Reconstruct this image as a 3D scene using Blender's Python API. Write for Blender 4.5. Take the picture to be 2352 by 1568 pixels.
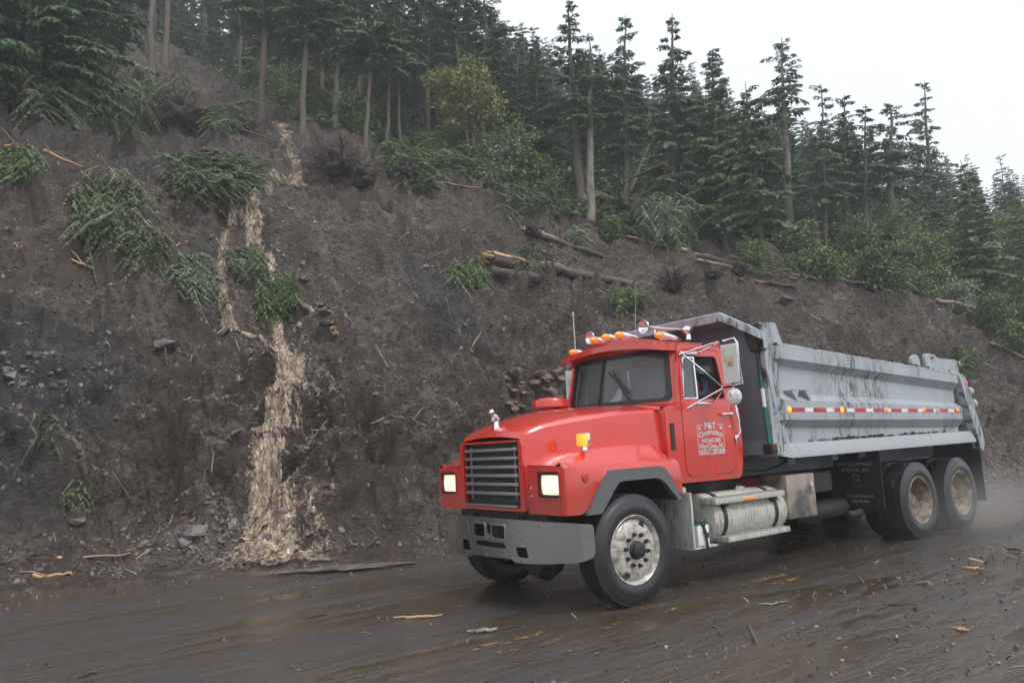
import bpy, bmesh, math, random
import numpy as np
from mathutils import Vector, Matrix
from mathutils.geometry import tessellate_polygon
from mathutils.bvhtree import BVHTree
R = math.radians
for o in list(bpy.data.objects): bpy.data.objects.remove(o)
sc = bpy.context.scene
COL = sc.collection

# ------------------------------------------------------------------ camera, sky, sun, exposure
CAM = (5.485, 6.7135, 1.647)
FPX = 1708.3                      # focal length in pixels of a 2352 px wide picture
YAW, PITCH, ROLL = -2.2067, 0.1383, -0.0521
_f = Vector((math.cos(YAW)*math.cos(PITCH), math.sin(YAW)*math.cos(PITCH), math.sin(PITCH)))
_r = Vector((math.sin(YAW), -math.cos(YAW), 0)); _u = _r.cross(_f)
_r2 = _r*math.cos(ROLL)+_u*math.sin(ROLL); _u2 = -_r*math.sin(ROLL)+_u*math.cos(ROLL)
cd = bpy.data.cameras.new('camera'); cam = bpy.data.objects.new('camera', cd); COL.objects.link(cam)
cd.sensor_width = 36; cd.lens = 36*FPX/2352; cd.clip_start = .1; cd.clip_end = 3000
M = Matrix((_r2, _u2, -_f)).transposed().to_4x4(); M.translation = CAM
cam.matrix_world = M; sc.camera = cam

world = bpy.data.worlds.new('World'); sc.world = world; world.use_nodes = True
nt = world.node_tree; nt.nodes.clear()
sky = nt.nodes.new('ShaderNodeTexSky'); sky.sky_type = 'NISHITA'; sky.sun_disc = False
SUN_EL, SUN_AZ = 55, 20
sky.sun_elevation = R(SUN_EL); sky.sun_rotation = R(SUN_AZ); sky.air_density = 1.5; sky.dust_density = 6
hs = nt.nodes.new('ShaderNodeHueSaturation'); hs.inputs['Saturation'].default_value = .12
mx = nt.nodes.new('ShaderNodeMix'); mx.data_type = 'RGBA'; mx.inputs[0].default_value = .78
mx.inputs[7].default_value = (8.0, 8.5, 9.2, 1)          # the overcast layer
bg = nt.nodes.new('ShaderNodeBackground'); bg.inputs[1].default_value = .125
wo = nt.nodes.new('ShaderNodeOutputWorld')
nt.links.new(sky.outputs[0], hs.inputs['Color']); nt.links.new(hs.outputs[0], mx.inputs[6])
nt.links.new(mx.outputs[2], bg.inputs[0]); nt.links.new(bg.outputs[0], wo.inputs[0])

sd = bpy.data.lights.new('sun', 'SUN'); sd.energy = 1.5; sd.angle = R(14); sd.color = (1, .98, .95)
so = bpy.data.objects.new('sun', sd); COL.objects.link(so)
# sun behind the camera, high; direction from which light comes
_az = R(98); _el = R(SUN_EL)
_d = Vector((math.cos(_az)*math.cos(_el), math.sin(_az)*math.cos(_el), math.sin(_el)))
so.rotation_euler = _d.to_track_quat('Z', 'Y').to_euler()
sky.sun_rotation = R(90)-_az
sc.view_settings.view_transform = 'Standard'; sc.view_settings.look = 'None'
sc.view_settings.exposure = 0.36; sc.view_settings.gamma = 1
sc.cycles.volume_bounces = 1; sc.cycles.max_bounces = 8; sc.cycles.transparent_max_bounces = 16

def pix_ray(u, v):
    return (_f + _r2*((u-1176)/FPX) - _u2*((v-784)/FPX)).normalized()

# ------------------------------------------------------------------ helpers
def tag(o, label=None, cat=None, group=None, kind=None):
    if label: o['label'] = label
    if cat: o['category'] = cat
    if group: o['group'] = group
    if kind: o['kind'] = kind
    return o
def empty(name, loc, label=None, cat=None, group=None):
    o = bpy.data.objects.new(name, None); COL.objects.link(o); o.location = loc; o.empty_display_size = .2
    return tag(o, label, cat, group)
def np_mesh(name, V, F, mats, smooth=True, sharp=None, midx=None):
    """V (n,3), F (m,k) arrays"""
    me = bpy.data.meshes.new(name)
    V = np.asarray(V, np.float32); F = np.asarray(F, np.int32); k = F.shape[1]
    me.vertices.add(len(V)); me.vertices.foreach_set('co', V.ravel())
    me.loops.add(F.size); me.loops.foreach_set('vertex_index', F.ravel())
    me.polygons.add(len(F)); me.polygons.foreach_set('loop_start', np.arange(len(F), dtype=np.int32)*k)
    me.polygons.foreach_set('loop_total', np.full(len(F), k, np.int32))
    if midx is not None: me.polygons.foreach_set('material_index', np.asarray(midx, np.int32))
    me.update(calc_edges=True); me.validate()
    me.polygons.foreach_set('use_smooth', np.full(len(me.polygons), smooth))
    for m in (mats if isinstance(mats, (list, tuple)) else [mats]): me.materials.append(m)
    return me
def link(name, me, parent=None, loc=None):
    o = bpy.data.objects.new(name, me); COL.objects.link(o)
    if parent: o.parent = parent
    if loc is not None: o.location = loc
    return o

def hsh(ix, iy, iz, s):
    h = (ix.astype(np.int64)*374761393 + iy.astype(np.int64)*668265263 + iz.astype(np.int64)*2147483647 + s*974634777) & 0xffffffff
    h = ((h ^ (h >> 13))*1274126177) & 0xffffffff
    h = (h ^ (h >> 16)) & 0xffffffff
    return h/4294967295.0*2-1
def vnoise(P, s=0):
    I = np.floor(P).astype(np.int64); f = P-I; f = f*f*f*(f*(f*6-15)+10)
    x, y, z = I[:, 0], I[:, 1], I[:, 2]; r = 0
    for dx in (0, 1):
        wx = f[:, 0] if dx else 1-f[:, 0]
        for dy in (0, 1):
            wy = f[:, 1] if dy else 1-f[:, 1]
            for dz in (0, 1):
                wz = f[:, 2] if dz else 1-f[:, 2]
                r = r + hsh(x+dx, y+dy, z+dz, s)*wx*wy*wz
    return r
def fbm(P, sc_, octv=4, s=0, gain=.5, ridged=False):
    a = 1; r = 0; P = np.asarray(P, float)/sc_
    for i in range(octv):
        n = vnoise(P, s+i*7)
        if ridged: n = 1-2*np.abs(n)
        r = r+a*n; a *= gain; P = P*2.03+11.7
    return r

# ------------------------------------------------------------------ materials
def mat(name, base=(.5, .5, .5), rough=.5, metal=0, spec=.5, coat=0, coatr=.1):
    m = bpy.data.materials.new(name); m.use_nodes = True
    b = m.node_tree.nodes['Principled BSDF']
    b.inputs['Base Color'].default_value = (*base, 1); b.inputs['Roughness'].default_value = rough
    b.inputs['Metallic'].default_value = metal; b.inputs['Specular IOR Level'].default_value = spec
    b.inputs['Coat Weight'].default_value = coat; b.inputs['Coat Roughness'].default_value = coatr
    return m
class NT:
    """tiny node helper"""
    def __init__(s, m): s.m = m; s.t = m.node_tree; s.b = s.t.nodes['Principled BSDF']; s.tc = None
    def n(s, typ, **kw):
        x = s.t.nodes.new(typ)
        for k, v in kw.items(): setattr(x, k, v)
        return x
    def l(s, a, b): s.t.links.new(a, b)
    def co(s, vs=(1, 1, 1), rot=(0, 0, 0), loc=(0, 0, 0)):
        if not s.tc: s.tc = s.n('ShaderNodeTexCoord')
        mp = s.n('ShaderNodeMapping'); mp.inputs['Scale'].default_value = vs
        mp.inputs['Rotation'].default_value = rot; mp.inputs['Location'].default_value = loc
        s.l(s.tc.outputs['Object'], mp.inputs[0]); return mp.outputs[0]
    def noise(s, scale, detail=4, rough=.55, dist=0, **kw):
        x = s.n('ShaderNodeTexNoise'); x.inputs['Scale'].default_value = scale
        x.inputs['Detail'].default_value = detail; x.inputs['Roughness'].default_value = rough
        x.inputs['Distortion'].default_value = dist
        s.l(s.co(**kw), x.inputs['Vector']); return x.outputs['Fac']
    def voro(s, scale, feature='F1', out='Distance', **kw):
        x = s.n('ShaderNodeTexVoronoi', feature=feature); x.inputs['Scale'].default_value = scale
        s.l(s.co(**kw), x.inputs['Vector']); return x.outputs[out]
    def ramp(s, src, stops):
        x = s.n('ShaderNodeValToRGB'); e = x.color_ramp.elements
        while len(e) < len(stops): e.new(.5)
        for i, (p, c) in enumerate(stops):
            e[i].position = p; e[i].color = (*c, 1) if isinstance(c, (tuple, list)) else (c, c, c, 1)
        s.l(src, x.inputs[0]); return x.outputs[0]
    def mix(s, fac, a, b, blend='MIX'):
        x = s.n('ShaderNodeMix', data_type='RGBA', blend_type=blend)
        for i, v in ((0, fac), (6, a), (7, b)):
            if isinstance(v, bpy.types.NodeSocket): s.l(v, x.inputs[i])
            elif i == 0: x.inputs[0].default_value = v
            else: x.inputs[i].default_value = (*v, 1) if isinstance(v, (tuple, list)) else (v, v, v, 1)
        return x.outputs[2]
    def math(s, op, a, b=0.):
        x = s.n('ShaderNodeMath', operation=op)
        for i, v in ((0, a), (1, b)):
            if isinstance(v, bpy.types.NodeSocket): s.l(v, x.inputs[i])
            else: x.inputs[i].default_value = v
        return x.outputs[0]
    def bump(s, src, strength=.3, dist=.02, prev=None):
        x = s.n('ShaderNodeBump'); x.inputs['Strength'].default_value = strength; x.inputs['Distance'].default_value = dist
        s.l(src, x.inputs['Height'])
        if prev is not None: s.l(prev, x.inputs['Normal'])
        s.l(x.outputs[0], s.b.inputs['Normal']); return x.outputs[0]
    def set(s, **kw):
        names = dict(base='Base Color', rough='Roughness', metal='Metallic', alpha='Alpha', spec='Specular IOR Level')
        for k, v in kw.items(): s.l(v, s.b.inputs[names[k]])
    def attr(s, name):
        x = s.n('ShaderNodeAttribute'); x.attribute_name = name; return x.outputs['Fac']
    def rnd(s):
        return s.n('ShaderNodeObjectInfo').outputs['Random']

def dirty(name, base, rough=.4, metal=0, dirt=(.07, .05, .035), amt=.5, scale=3, streak=False, coat=0, bump=.0):
    m = mat(name, base, rough, metal, coat=coat); k = NT(m)
    a = k.noise(scale, 8, .65, **(dict(vs=(5, 5, .6)) if streak else {}))
    f = k.ramp(a, [(.62-amt*.35, 0), (.72-amt*.2, .9)])
    v = k.noise(scale*.7, 3)
    c = k.mix(k.math('MULTIPLY', v, .35), base, tuple(x*.6 for x in base))
    k.set(base=k.mix(f, c, dirt), rough=k.mix(f, rough, .75))
    if metal: k.set(metal=k.mix(f, metal, 0.))
    if bump: k.bump(k.noise(scale*12, 3), bump, .01)
    return m

MT = {}
def build_mats():
    # red paint with rain beads and grime towards the sills
    m = mat('red_paint', (.56, .022, .018), .32, coat=1., coatr=.07); k = NT(m)
    n1 = k.noise(1.3, 5, .6); n2 = k.noise(9, 6, .7, vs=(3, 3, .5))
    c = k.mix(n1, (.60, .024, .010), (.52, .022, .012))
    c = k.mix(k.ramp(n2, [(.60, 0), (.78, .35)]), c, (.35, .09, .07))
    sep = k.n('ShaderNodeSeparateXYZ'); k.l(k.co(), sep.inputs[0])
    low = k.math('MULTIPLY', k.ramp(sep.outputs[2], [(0., 1), (1., 1)]), k.math('SUBTRACT', 1.75, sep.outputs[2]))
    g_ = k.ramp(k.math('ADD', k.math('MULTIPLY', low, .45), k.math('MULTIPLY', k.noise(4, 8, .75, vs=(2.2, 2.2, .7)), .75)), [(.52, 0), (.78, .55)])
    c = k.mix(g_, c, (.20, .085, .06))
    k.set(base=c, rough=k.mix(g_, k.ramp(n1, [(.3, .22), (.7, .36)]), .6))
    k.bump(k.noise(260, 2, .5), .10, .002)
    MT['red'] = m
    MT['red_dirty'] = dirty('red_paint_dirty', (.42, .03, .025), .5, amt=.35, scale=4, streak=True)
    # grey dump body with runs of mud
    m = mat('grey_body_paint', (.36, .385, .42), .42); k = NT(m)
    run = k.noise(4.0, 10, .80, dist=.9, vs=(3.2, 1, .6))
    patch = k.noise(.8, 3, .6, vs=(1, .3, .5), loc=(1.3, 0, 0))
    f = k.math('MULTIPLY', k.ramp(run, [(.49, 0), (.56, 1)]), k.ramp(patch, [(.40, 0), (.56, 1)]))
    fine = k.ramp(k.noise(26, 6, .8), [(.66, 0), (.72, .8)])
    blotch = k.noise(1.6, 6, .6)
    c = k.mix(blotch, (.40, .425, .455), (.30, .32, .345))
    c = k.mix(k.ramp(k.noise(5, 8, .7, vs=(1, 1, .5)), [(.5, 0), (.75, .35)]), c, (.22, .20, .17))
    f2 = k.math('MAXIMUM', f, k.math('MULTIPLY', fine, k.ramp(patch, [(.38, .1), (.6, 1)])))
    k.set(base=k.mix(f2, c, (.035, .026, .02)), rough=k.mix(f2, .40, .6))
    k.bump(k.noise(18, 4), .08, .01)
    MT['body'] = m
    m = mat('grey_bulkhead_paint', (.17, .18, .205), .5); k = NT(m)
    k.set(base=k.mix(k.noise(1.8, 7, .65), (.21, .222, .25), (.12, .128, .15))); k.bump(k.noise(2, 3), .06, .03)
    MT['bulk'] = m
    MT['tread'] = None
    m = mat('tread_plate', (.42, .43, .45), .38, .35); k = NT(m)
    wv = k.n('ShaderNodeTexWave', wave_type='BANDS', bands_direction='DIAGONAL'); wv.inputs['Scale'].default_value = 22; wv.inputs['Distortion'].default_value = 0
    k.l(k.co(), wv.inputs['Vector'])
    wv2 = k.n('ShaderNodeTexWave', wave_type='BANDS', bands_direction='DIAGONAL'); wv2.inputs['Scale'].default_value = 22
    k.l(k.co(vs=(-1, 1, 1)), wv2.inputs['Vector'])
    h = k.math('MAXIMUM', k.math('POWER', wv.outputs['Fac'], 3.), k.math('POWER', wv2.outputs['Fac'], 3.))
    d = k.ramp(k.noise(9, 10, .8, vs=(1, 1, .5)), [(.58, 0), (.66, .9)])
    k.set(base=k.mix(d, k.mix(h, (.30, .31, .33), (.50, .51, .53)), (.06, .05, .04))); k.bump(h, .5, .006)
    MT['tread'] = m
    MT['chrome'] = mat('chrome', (.8, .8, .82), .12, 1)
    MT['steel'] = dirty('worn_white_steel', (.50, .49, .45), .5, amt=.40, scale=9, dirt=(.20, .165, .12), streak=True)
    MT['grey_steel'] = dirty('grey_bumper_steel', (.33, .325, .32), .24, .9, amt=.12, scale=5, dirt=(.20, .06, .03), bump=.08)
    MT['bar'] = mat('grille_bar_metal', (.30, .28, .28), .35, .6)
    MT['flare'] = dirty('grey_flare_rubber', (.115, .118, .122), .55, amt=.15, scale=8, bump=.1)
    MT['black'] = mat('black_rubber', (.018, .018, .02), .55)
    MT['frame'] = dirty('dark_chassis', (.022, .021, .021), .6, amt=.35, scale=5, dirt=(.05, .04, .032))
    m = mat('tyre_rubber', (.03, .03, .033), .38); k = NT(m)
    k.set(base=k.mix(k.noise(6, 6, .6), (.014, .014, .016), (.034, .033, .034)), rough=k.ramp(k.noise(4, 3), [(.3, .3), (.7, .5)]))
    k.bump(k.noise(60, 3), .1, .004); MT['tyre'] = m
    m = mat('dirty_wheel_disc', (.5, .48, .43), .45, .2); k = NT(m)
    f = k.ramp(k.noise(5, 9, .75, dist=1.2), [(.40, 0), (.62, 1)])
    k.set(base=k.mix(f, (.62, .60, .55), (.16, .125, .085))); MT['disc'] = m
    m = mat('rusty_rim', (.2, .13, .07), .6); k = NT(m)
    f = k.ramp(k.noise(8, 9, .75), [(.42, 0), (.62, 1)])
    k.set(base=k.mix(f, (.11, .065, .032), (.38, .33, .25))); k.bump(k.noise(30, 4), .3, .01); MT['rust'] = m
    m = mat('glass', (0, 0, 0), .02); t = m.node_tree
    t.nodes.remove(t.nodes['Principled BSDF'])
    tr = t.nodes.new('ShaderNodeBsdfTransparent'); tr.inputs[0].default_value = (.80, .85, .85, 1)
    gl = t.nodes.new('ShaderNodeBsdfGlossy'); gl.inputs['Roughness'].default_value = .03
    lw = t.nodes.new('ShaderNodeFresnel'); lw.inputs['IOR'].default_value = 1.52
    ms = t.nodes.new('ShaderNodeMixShader')
    t.links.new(lw.outputs[0], ms.inputs[0]); t.links.new(tr.outputs[0], ms.inputs[1]); t.links.new(gl.outputs[0], ms.inputs[2])
    df = t.nodes.new('ShaderNodeBsdfDiffuse'); df.inputs[0].default_value = (.50, .56, .56, 1); m2 = t.nodes.new('ShaderNodeMixShader'); m2.inputs[0].default_value = .17  # pale diffuse rain film; its colour also stands in for sky reflection
    t.links.new(ms.outputs[0], m2.inputs[1]); t.links.new(df.outputs[0], m2.inputs[2])
    t.links.new(m2.outputs[0], t.nodes['Material Output'].inputs[0]); MT['glass'] = m
    def lamp(name, base, em, st):
        m = mat(name, base, .15, spec=.6, coat=1, coatr=.03); b = m.node_tree.nodes['Principled BSDF']
        b.inputs['Emission Color'].default_value = (*em, 1); b.inputs['Emission Strength'].default_value = st
        return m
    MT['amber'] = lamp('amber_lens', (.75, .20, .01), (1, .28, .01), .30)
    MT['amber_lit'] = lamp('lit_amber_lens', (.8, .25, .01), (1, .36, .02), 1.0)
    MT['redlens'] = lamp('red_lens', (.6, .01, .01), (1, .03, .02), .8)
    m = lamp('headlight_lens', (.8, .75, .65), (1, .80, .55), .7); k = NT(m)
    v = k.noise(7, 3, .6); k.set(base=k.mix(v, (.9, .85, .75), (.6, .55, .45)))
    k.l(k.ramp(v, [(.35, (.9, .66, .42)), (.62, (1., .86, .66))]), k.b.inputs['Emission Color'])
    MT['headlens'] = m
    MT['bulb'] = lamp('headlight_bulb', (1, 1, 1), (1, .93, .8), 3.)
    MT['white_paint'] = dirty('white_enamel', (.74, .74, .71), .4, amt=.12, scale=9)
    MT['decal'] = mat('white_decal', (.62, .60, .60), .5)
    MT['decal_dim'] = mat('worn_white_lettering', (.24, .25, .24), .6)
    MT['tape_red'] = dirty('red_reflective_tape', (.50, .03, .035), .3, amt=.2, scale=9)
    MT['tape_white'] = dirty('white_reflective_tape', (.74, .75, .76), .3, amt=.2, scale=9)
    MT['blue'] = mat('blue_marker_ink', (.12, .25, .5), .6)
    MT['green'] = mat('green_fibreglass', (.01, .12, .085), .4)
    MT['rust_blade'] = dirty('rusty_shovel_steel', (.035, .022, .018), .5, .4, dirt=(.10, .045, .025), amt=.4, scale=7)
    MT['wood_handle'] = mat('dark_shovel_socket', (.05, .045, .042), .5, .3)
    MT['interior'] = mat('dark_cab_trim', (.06, .062, .066), .7)
    MT['dash'] = mat('grey_dashboard', (.20, .21, .21), .6)
    MT['vest'] = mat('orange_vest', (.85, .15, .02), .7)
    MT['navy'] = mat('navy_sleeve', (.025, .03, .075), .85)
    MT['skin'] = mat('skin', (.45, .24, .16), .5)
    MT['hair'] = mat('dark_cap', (.02, .02, .022), .8)
    MT['cloth'] = mat('white_rag', (.62, .72, .72), .8)
    MT['gold'] = mat('gold_emblem', (.55, .38, .13), .3, .9)
    # toolbox steel mottled in dark grey and tan
    m = mat('mottled_steel_door', (.30, .29, .28), .4, .7); k = NT(m)
    f = k.noise(2.2, 6, .6, dist=.6); k.set(base=k.mix(k.ramp(f, [(.42, 0), (.58, 1)]), (.16, .155, .155), (.45, .36, .29)), rough=k.ramp(f, [(.3, .25), (.7, .5)])); MT['toolbox'] = m
    # --- setting
    m = mat('wet_mud', (.08, .065, .058), .5); k = NT(m)
    big = k.noise(.35, 5, .6); mid = k.noise(2.3, 8, .68); fine = k.noise(14, 8, .75); st = k.voro(9, out='Distance', vs=(1, 1, 1.6))
    c = k.mix(big, (.175, .125, .098), (.105, .073, .056))
    c = k.mix(k.ramp(mid, [(.40, 0), (.62, 1)]), c, (.24, .195, .165))
    clod = k.noise(5.5, 10, .85, vs=(1, 1, 1.5)); c = k.mix(k.ramp(clod, [(.43, 1), (.51, 0)]), c, (.022, .016, .013)); c = k.mix(k.ramp(clod, [(.56, 0), (.66, .9)]), c, (.23, .20, .185))
    c = k.mix(k.ramp(fine, [(.54, 0), (.64, .9)]), c, (.030, .023, .021)); c = k.mix(k.ramp(k.noise(22, 6, .8), [(.62, 0), (.68, .8)]), c, (.24, .22, .21))
    red = k.ramp(k.noise(.55, 4, .6, loc=(3, 1, 7)), [(.58, 0), (.74, .5)])
    c = k.mix(red, c, (.12, .060, .036)); c = k.mix(k.ramp(k.noise(.9, 5, .65, loc=(9, 2, 4), vs=(1, .5, .5)), [(.52, 0), (.66, .6)]), c, (.055, .038, .029))
    sm = k.ramp(k.noise(.75, 5, .6, loc=(5, 5, 5), vs=(1, .6, .6)), [(.46, 0), (.58, 1)]); sm7 = k.math('MULTIPLY', sm, .78)
    c = k.mix(sm7, c, k.mix(mid, (.135, .098, .078), (.085, .060, .047)))
    soil = k.attr('forest'); c = k.mix(soil, c, (.022, .022, .014))
    rock = k.attr('rock'); rc = k.mix(k.noise(3, 6, .7, vs=(1, 1, 3)), (.12, .112, .110), (.050, .042, .038)); c = k.mix(rock, c, rc)
    k.set(base=c, rough=k.mix(sm7, k.ramp(mid, [(.35, .24), (.6, .52)]), .17))
    h = k.math('ADD', k.math('MULTIPLY', mid, .8), k.math('MULTIPLY', fine, .35))
    h = k.math('SUBTRACT', h, k.math('MULTIPLY', st, .25))
    h2 = k.math('ADD', k.voro(13, vs=(1, 1, 1.7)), k.math('MULTIPLY', k.noise(30, 6, .8), .8))
    nb = k.bump(h, 1., .22); nb = k.bump(h2, 1., .07, nb); k.bump(k.noise(80, 5, .8), 1., .02, nb)
    MT['mud'] = m
    m = mat('wet_road', (.05, .045, .04), .3); k = NT(m)
    s1 = k.noise(.55, 6, .6, dist=.4, vs=(.35, 1.6, 1)); s2 = k.noise(3.2, 7, .68, vs=(.35, 1.4, 1)); fine = k.noise(75, 4, .7); grit = k.noise(190, 3, .7)
    c = k.mix(k.ramp(s1, [(.40, 0), (.60, 1)]), (.058, .054, .052), (.078, .063, .050))
    c = k.mix(k.ramp(s2, [(.45, 0), (.64, .75)]), c, (.055, .047, .044))
    c = k.mix(k.ramp(fine, [(.60, 0), (.68, .7)]), c, (.12, .10, .085))
    c = k.mix(k.ramp(grit, [(.70, 0), (.74, .9)]), c, (.30, .27, .24))
    # standing brown water lies where the two noises are low
    w = k.ramp(k.math('ADD', s1, k.math('MULTIPLY', s2, .5)), [(.66, 0), (.80, 1)])
    k.set(base=k.mix(w, c, (.068, .050, .034)), rough=k.mix(w, k.ramp(fine, [(.3, .16), (.7, .42)]), .06))
    k.b.inputs['Specular IOR Level'].default_value = .7
    h = k.math('MULTIPLY', k.math('ADD', k.math('ADD', fine, k.math('MULTIPLY', grit, .5)), k.math('MULTIPLY', s2, 3.)), k.math('SUBTRACT', 1.08, w))
    k.bump(h, .8, .012); MT['road'] = m
    m = mat('verge', (.045, .04, .03), .8); MT['verge'] = m
    m = mat('worn_yellow_paint', (.62, .36, .03), .5); k = NT(m)
    a = k.math('ADD', k.noise(20, 8, .8, vs=(.5, 1, 1)), k.math('MULTIPLY', k.noise(1.2, 3), .5))
    k.set(alpha=k.ramp(a, [(.82, 0), (.90, .75)]), base=k.mix(k.noise(30, 3), (.62, .34, .03), (.35, .20, .04))); MT['yellow'] = m
    m = mat('muddy_water', (.42, .30, .17), .18); k = NT(m)
    n = k.noise(9, 8, .7, dist=1.0, vs=(1, 1, .45)); n2 = k.noise(35, 5, .7)
    n3 = k.math('ADD', k.math('MULTIPLY', n, .5), k.math('MULTIPLY', k.noise(9, 5, .62, dist=2.2, vs=(1, 1, .6)), .5))
    c = k.ramp(n3, [(.40, (.085, .060, .042)), (.48, (.20, .142, .092)), (.56, (.42, .32, .22)), (.66, (.86, .80, .72))])
    k.set(base=c, rough=k.ramp(n3, [(.46, .05), (.62, .30)]))
    k.bump(n3, .8, .08)
    e = k.attr('flow'); k.set(alpha=k.ramp(k.math('ADD', k.math('MULTIPLY', k.noise(11, 8, .8, dist=1.0, vs=(1, 1, .8)), 1.25), k.math('SUBTRACT', e, .5)), [(.60, 0), (.72, 1)])); MT['water'] = m
    m = mat('brown_runoff', (.12, .078, .045), .12); k = NT(m); k.bump(k.noise(12, 5, .6), .3, .02); MT['ditch'] = m
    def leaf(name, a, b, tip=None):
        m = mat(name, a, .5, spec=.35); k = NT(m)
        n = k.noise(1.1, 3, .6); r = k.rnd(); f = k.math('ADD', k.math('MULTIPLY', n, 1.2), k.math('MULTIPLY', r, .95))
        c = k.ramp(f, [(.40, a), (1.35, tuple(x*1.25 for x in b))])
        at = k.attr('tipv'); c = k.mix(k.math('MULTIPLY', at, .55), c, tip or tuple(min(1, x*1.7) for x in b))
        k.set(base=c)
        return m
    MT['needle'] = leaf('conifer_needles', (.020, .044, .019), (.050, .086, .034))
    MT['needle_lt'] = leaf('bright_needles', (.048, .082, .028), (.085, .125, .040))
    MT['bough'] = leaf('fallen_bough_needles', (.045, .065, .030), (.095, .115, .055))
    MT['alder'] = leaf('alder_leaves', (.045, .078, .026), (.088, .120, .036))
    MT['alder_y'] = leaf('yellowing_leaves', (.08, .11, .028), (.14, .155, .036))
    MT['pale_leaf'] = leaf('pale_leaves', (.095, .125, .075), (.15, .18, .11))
    m = mat('bark', (.12, .10, .085), .85); k = NT(m)
    n = k.noise(4, 7, .7, vs=(2, 2, .5)); r = k.rnd()
    c = k.mix(n, (.055, .042, .034), (.19, .165, .145)); c = k.mix(k.math('MULTIPLY', r, .5), c, (.16, .105, .065))
    k.set(base=c); k.bump(n, .8, .03); MT['bark'] = m
    m = mat('pale_bark', (.26, .24, .21), .8); k = NT(m)
    n = k.noise(3, 7, .75, vs=(2, 2, .7)); k.set(base=k.mix(k.ramp(n, [(.4, 0), (.62, 1)]), (.10, .085, .07), (.30, .27, .24))); k.bump(n, .8, .03); MT['bark_pale'] = m
    m = mat('wet_log_bark', (.07, .05, .04), .55); k = NT(m)
    n = k.noise(5, 8, .75, vs=(.4, 2, 2)); k.set(base=k.mix(k.ramp(n, [(.4, 0), (.65, 1)]), (.045, .032, .026), (.15, .12, .10))); k.bump(n, 1, .03); MT['log'] = m
    m = mat('split_wood', (.62, .40, .20), .6); k = NT(m)
    n = k.noise(12, 6, .7, vs=(.2, 2, 2)); k.set(base=k.mix(n, (.58, .40, .22), (.33, .16, .075))); k.bump(n, .5, .01); MT['wood'] = m
    m = mat('root_soil', (.035, .025, .02), .85); k = NT(m)
    n = k.noise(6, 8, .75); k.set(base=k.mix(n, (.018, .013, .011), (.07, .048, .036))); k.bump(n, 1, .06); MT['root'] = m
    m = mat('shale_rock', (.12, .115, .12), .45); k = NT(m)
    n = k.noise(2.5, 8, .7, vs=(1, 1, 3)); r = k.rnd()
    c = k.mix(n, (.075, .07, .07), (.19, .185, .19)); k.set(base=k.mix(k.math('MULTIPLY', r, .35), c, (.15, .10, .075))); k.bump(n, .8, .04); MT['rock'] = m
    m = mat('broken_brown_rock', (.14, .085, .06), .5); k = NT(m)
    n = k.noise(2.5, 8, .7); k.set(base=k.mix(n, (.085, .048, .034), (.20, .135, .10))); k.bump(n, .9, .05); MT['rock_red'] = m
    m = mat('debris_bits', (.1, .08, .06), .6); k = NT(m)
    r = k.attr('bit'); k.set(base=k.ramp(r, [(0., (.036, .027, .023)), (.35, (.10, .078, .066)), (.6, (.17, .145, .13)), (.8, (.24, .22, .20)), (.93, (.45, .27, .12)), (1., (.75, .58, .36))])); MT['bits'] = m
build_mats()
# ------------------------------------------------------------------ the hillside
TX = [-160, -90, -60, -40, -30, -18, -8, -1, 2, 5, 12, 40]
TY = [60, 26, 12, 3, 0, -2.2, -3.4, -4.5, -5.8, -6.9, -8.5, -14]
def toe(x): return np.interp(x, TX, TY)
def S(s): return np.interp(s, [-1, 0, 1, 5, 9, 24, 60, 140], [0, 0, .9, 5.2, 8.0, 18.5, 37, 76])
GAUSS = [  # x, y, sx, sy, amp : bumps and hollows of the slope
    (6.2, -18.5, 3.2, 4.0, 2.6), (3.4, -14.0, 2.2, 2.6, 1.0), (1.2, -21.5, 2.6, 3.0, -1.6),
    (-4.6, -17.9, 2.0, .9, 1.5), (-8.5, -14.5, 3.0, 2.0, .5), (8, -12, 2.5, 3, .9), (-24, -6.5, 5, 2.5, .9)]
def base_h(x, y):
    s = toe(x)-y
    f = np.interp(x, [-160, -100, -60, -30], [.62, .66, .80, 1.])
    z = S(np.minimum(s, 22))*f + np.maximum(s-22, 0)*np.interp(x, [-60, -20, -8, -2], [.40, .46, .60, .66])*f
    for gx, gy, sx, sy, a in GAUSS: z = z+a*np.exp(-((x-gx)/sx)**2-((y-gy)/sy)**2)
    return z, s
def hit0(u, v):
    d = np.array(pix_ray(u, v)); o = np.array(CAM); t = np.arange(6, 260, .08)
    P = o+t[:, None]*d; z, s = base_h(P[:, 0], P[:, 1])
    k = np.argmax(P[:, 2] < np.where(s > 0, z, 0)); return P[k]
# where the water runs (pixel of the picture -> point on the slope)
ST_MAIN = [(612, 285, 40), (655, 330, 55), (690, 385, 60), (668, 430, 40), (600, 470, 50), (565, 500, 55), (588, 560, 45), (622, 600, 34), (640, 660, 36), (636, 730, 34), (660, 790, 60), (682, 850, 62), (668, 910, 58), (655, 970, 66), (636, 1040, 82), (612, 1110, 92), (598, 1170, 100), (600, 1210, 120)]
ST_LEFT = [(560, 500, 30), (512, 545, 26), (505, 600, 26), (518, 660, 34), (520, 710, 36), (575, 755, 26), (635, 800, 36)]
ST_RIGHT = [(770, 820, 22), (715, 840, 26), (745, 900, 20), (712, 950, 28), (690, 1010, 30), (668, 1070, 30)]
def path3(L):
    P = np.array([hit0(u, v) for u, v, w in L]); D = np.linalg.norm(P-np.array(CAM), axis=1)
    W = np.array([w for _, _, w in L])*D/FPX
    return P, W*.95
SP = [path3(L) for L in (ST_MAIN, ST_LEFT, ST_RIGHT)]
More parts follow.
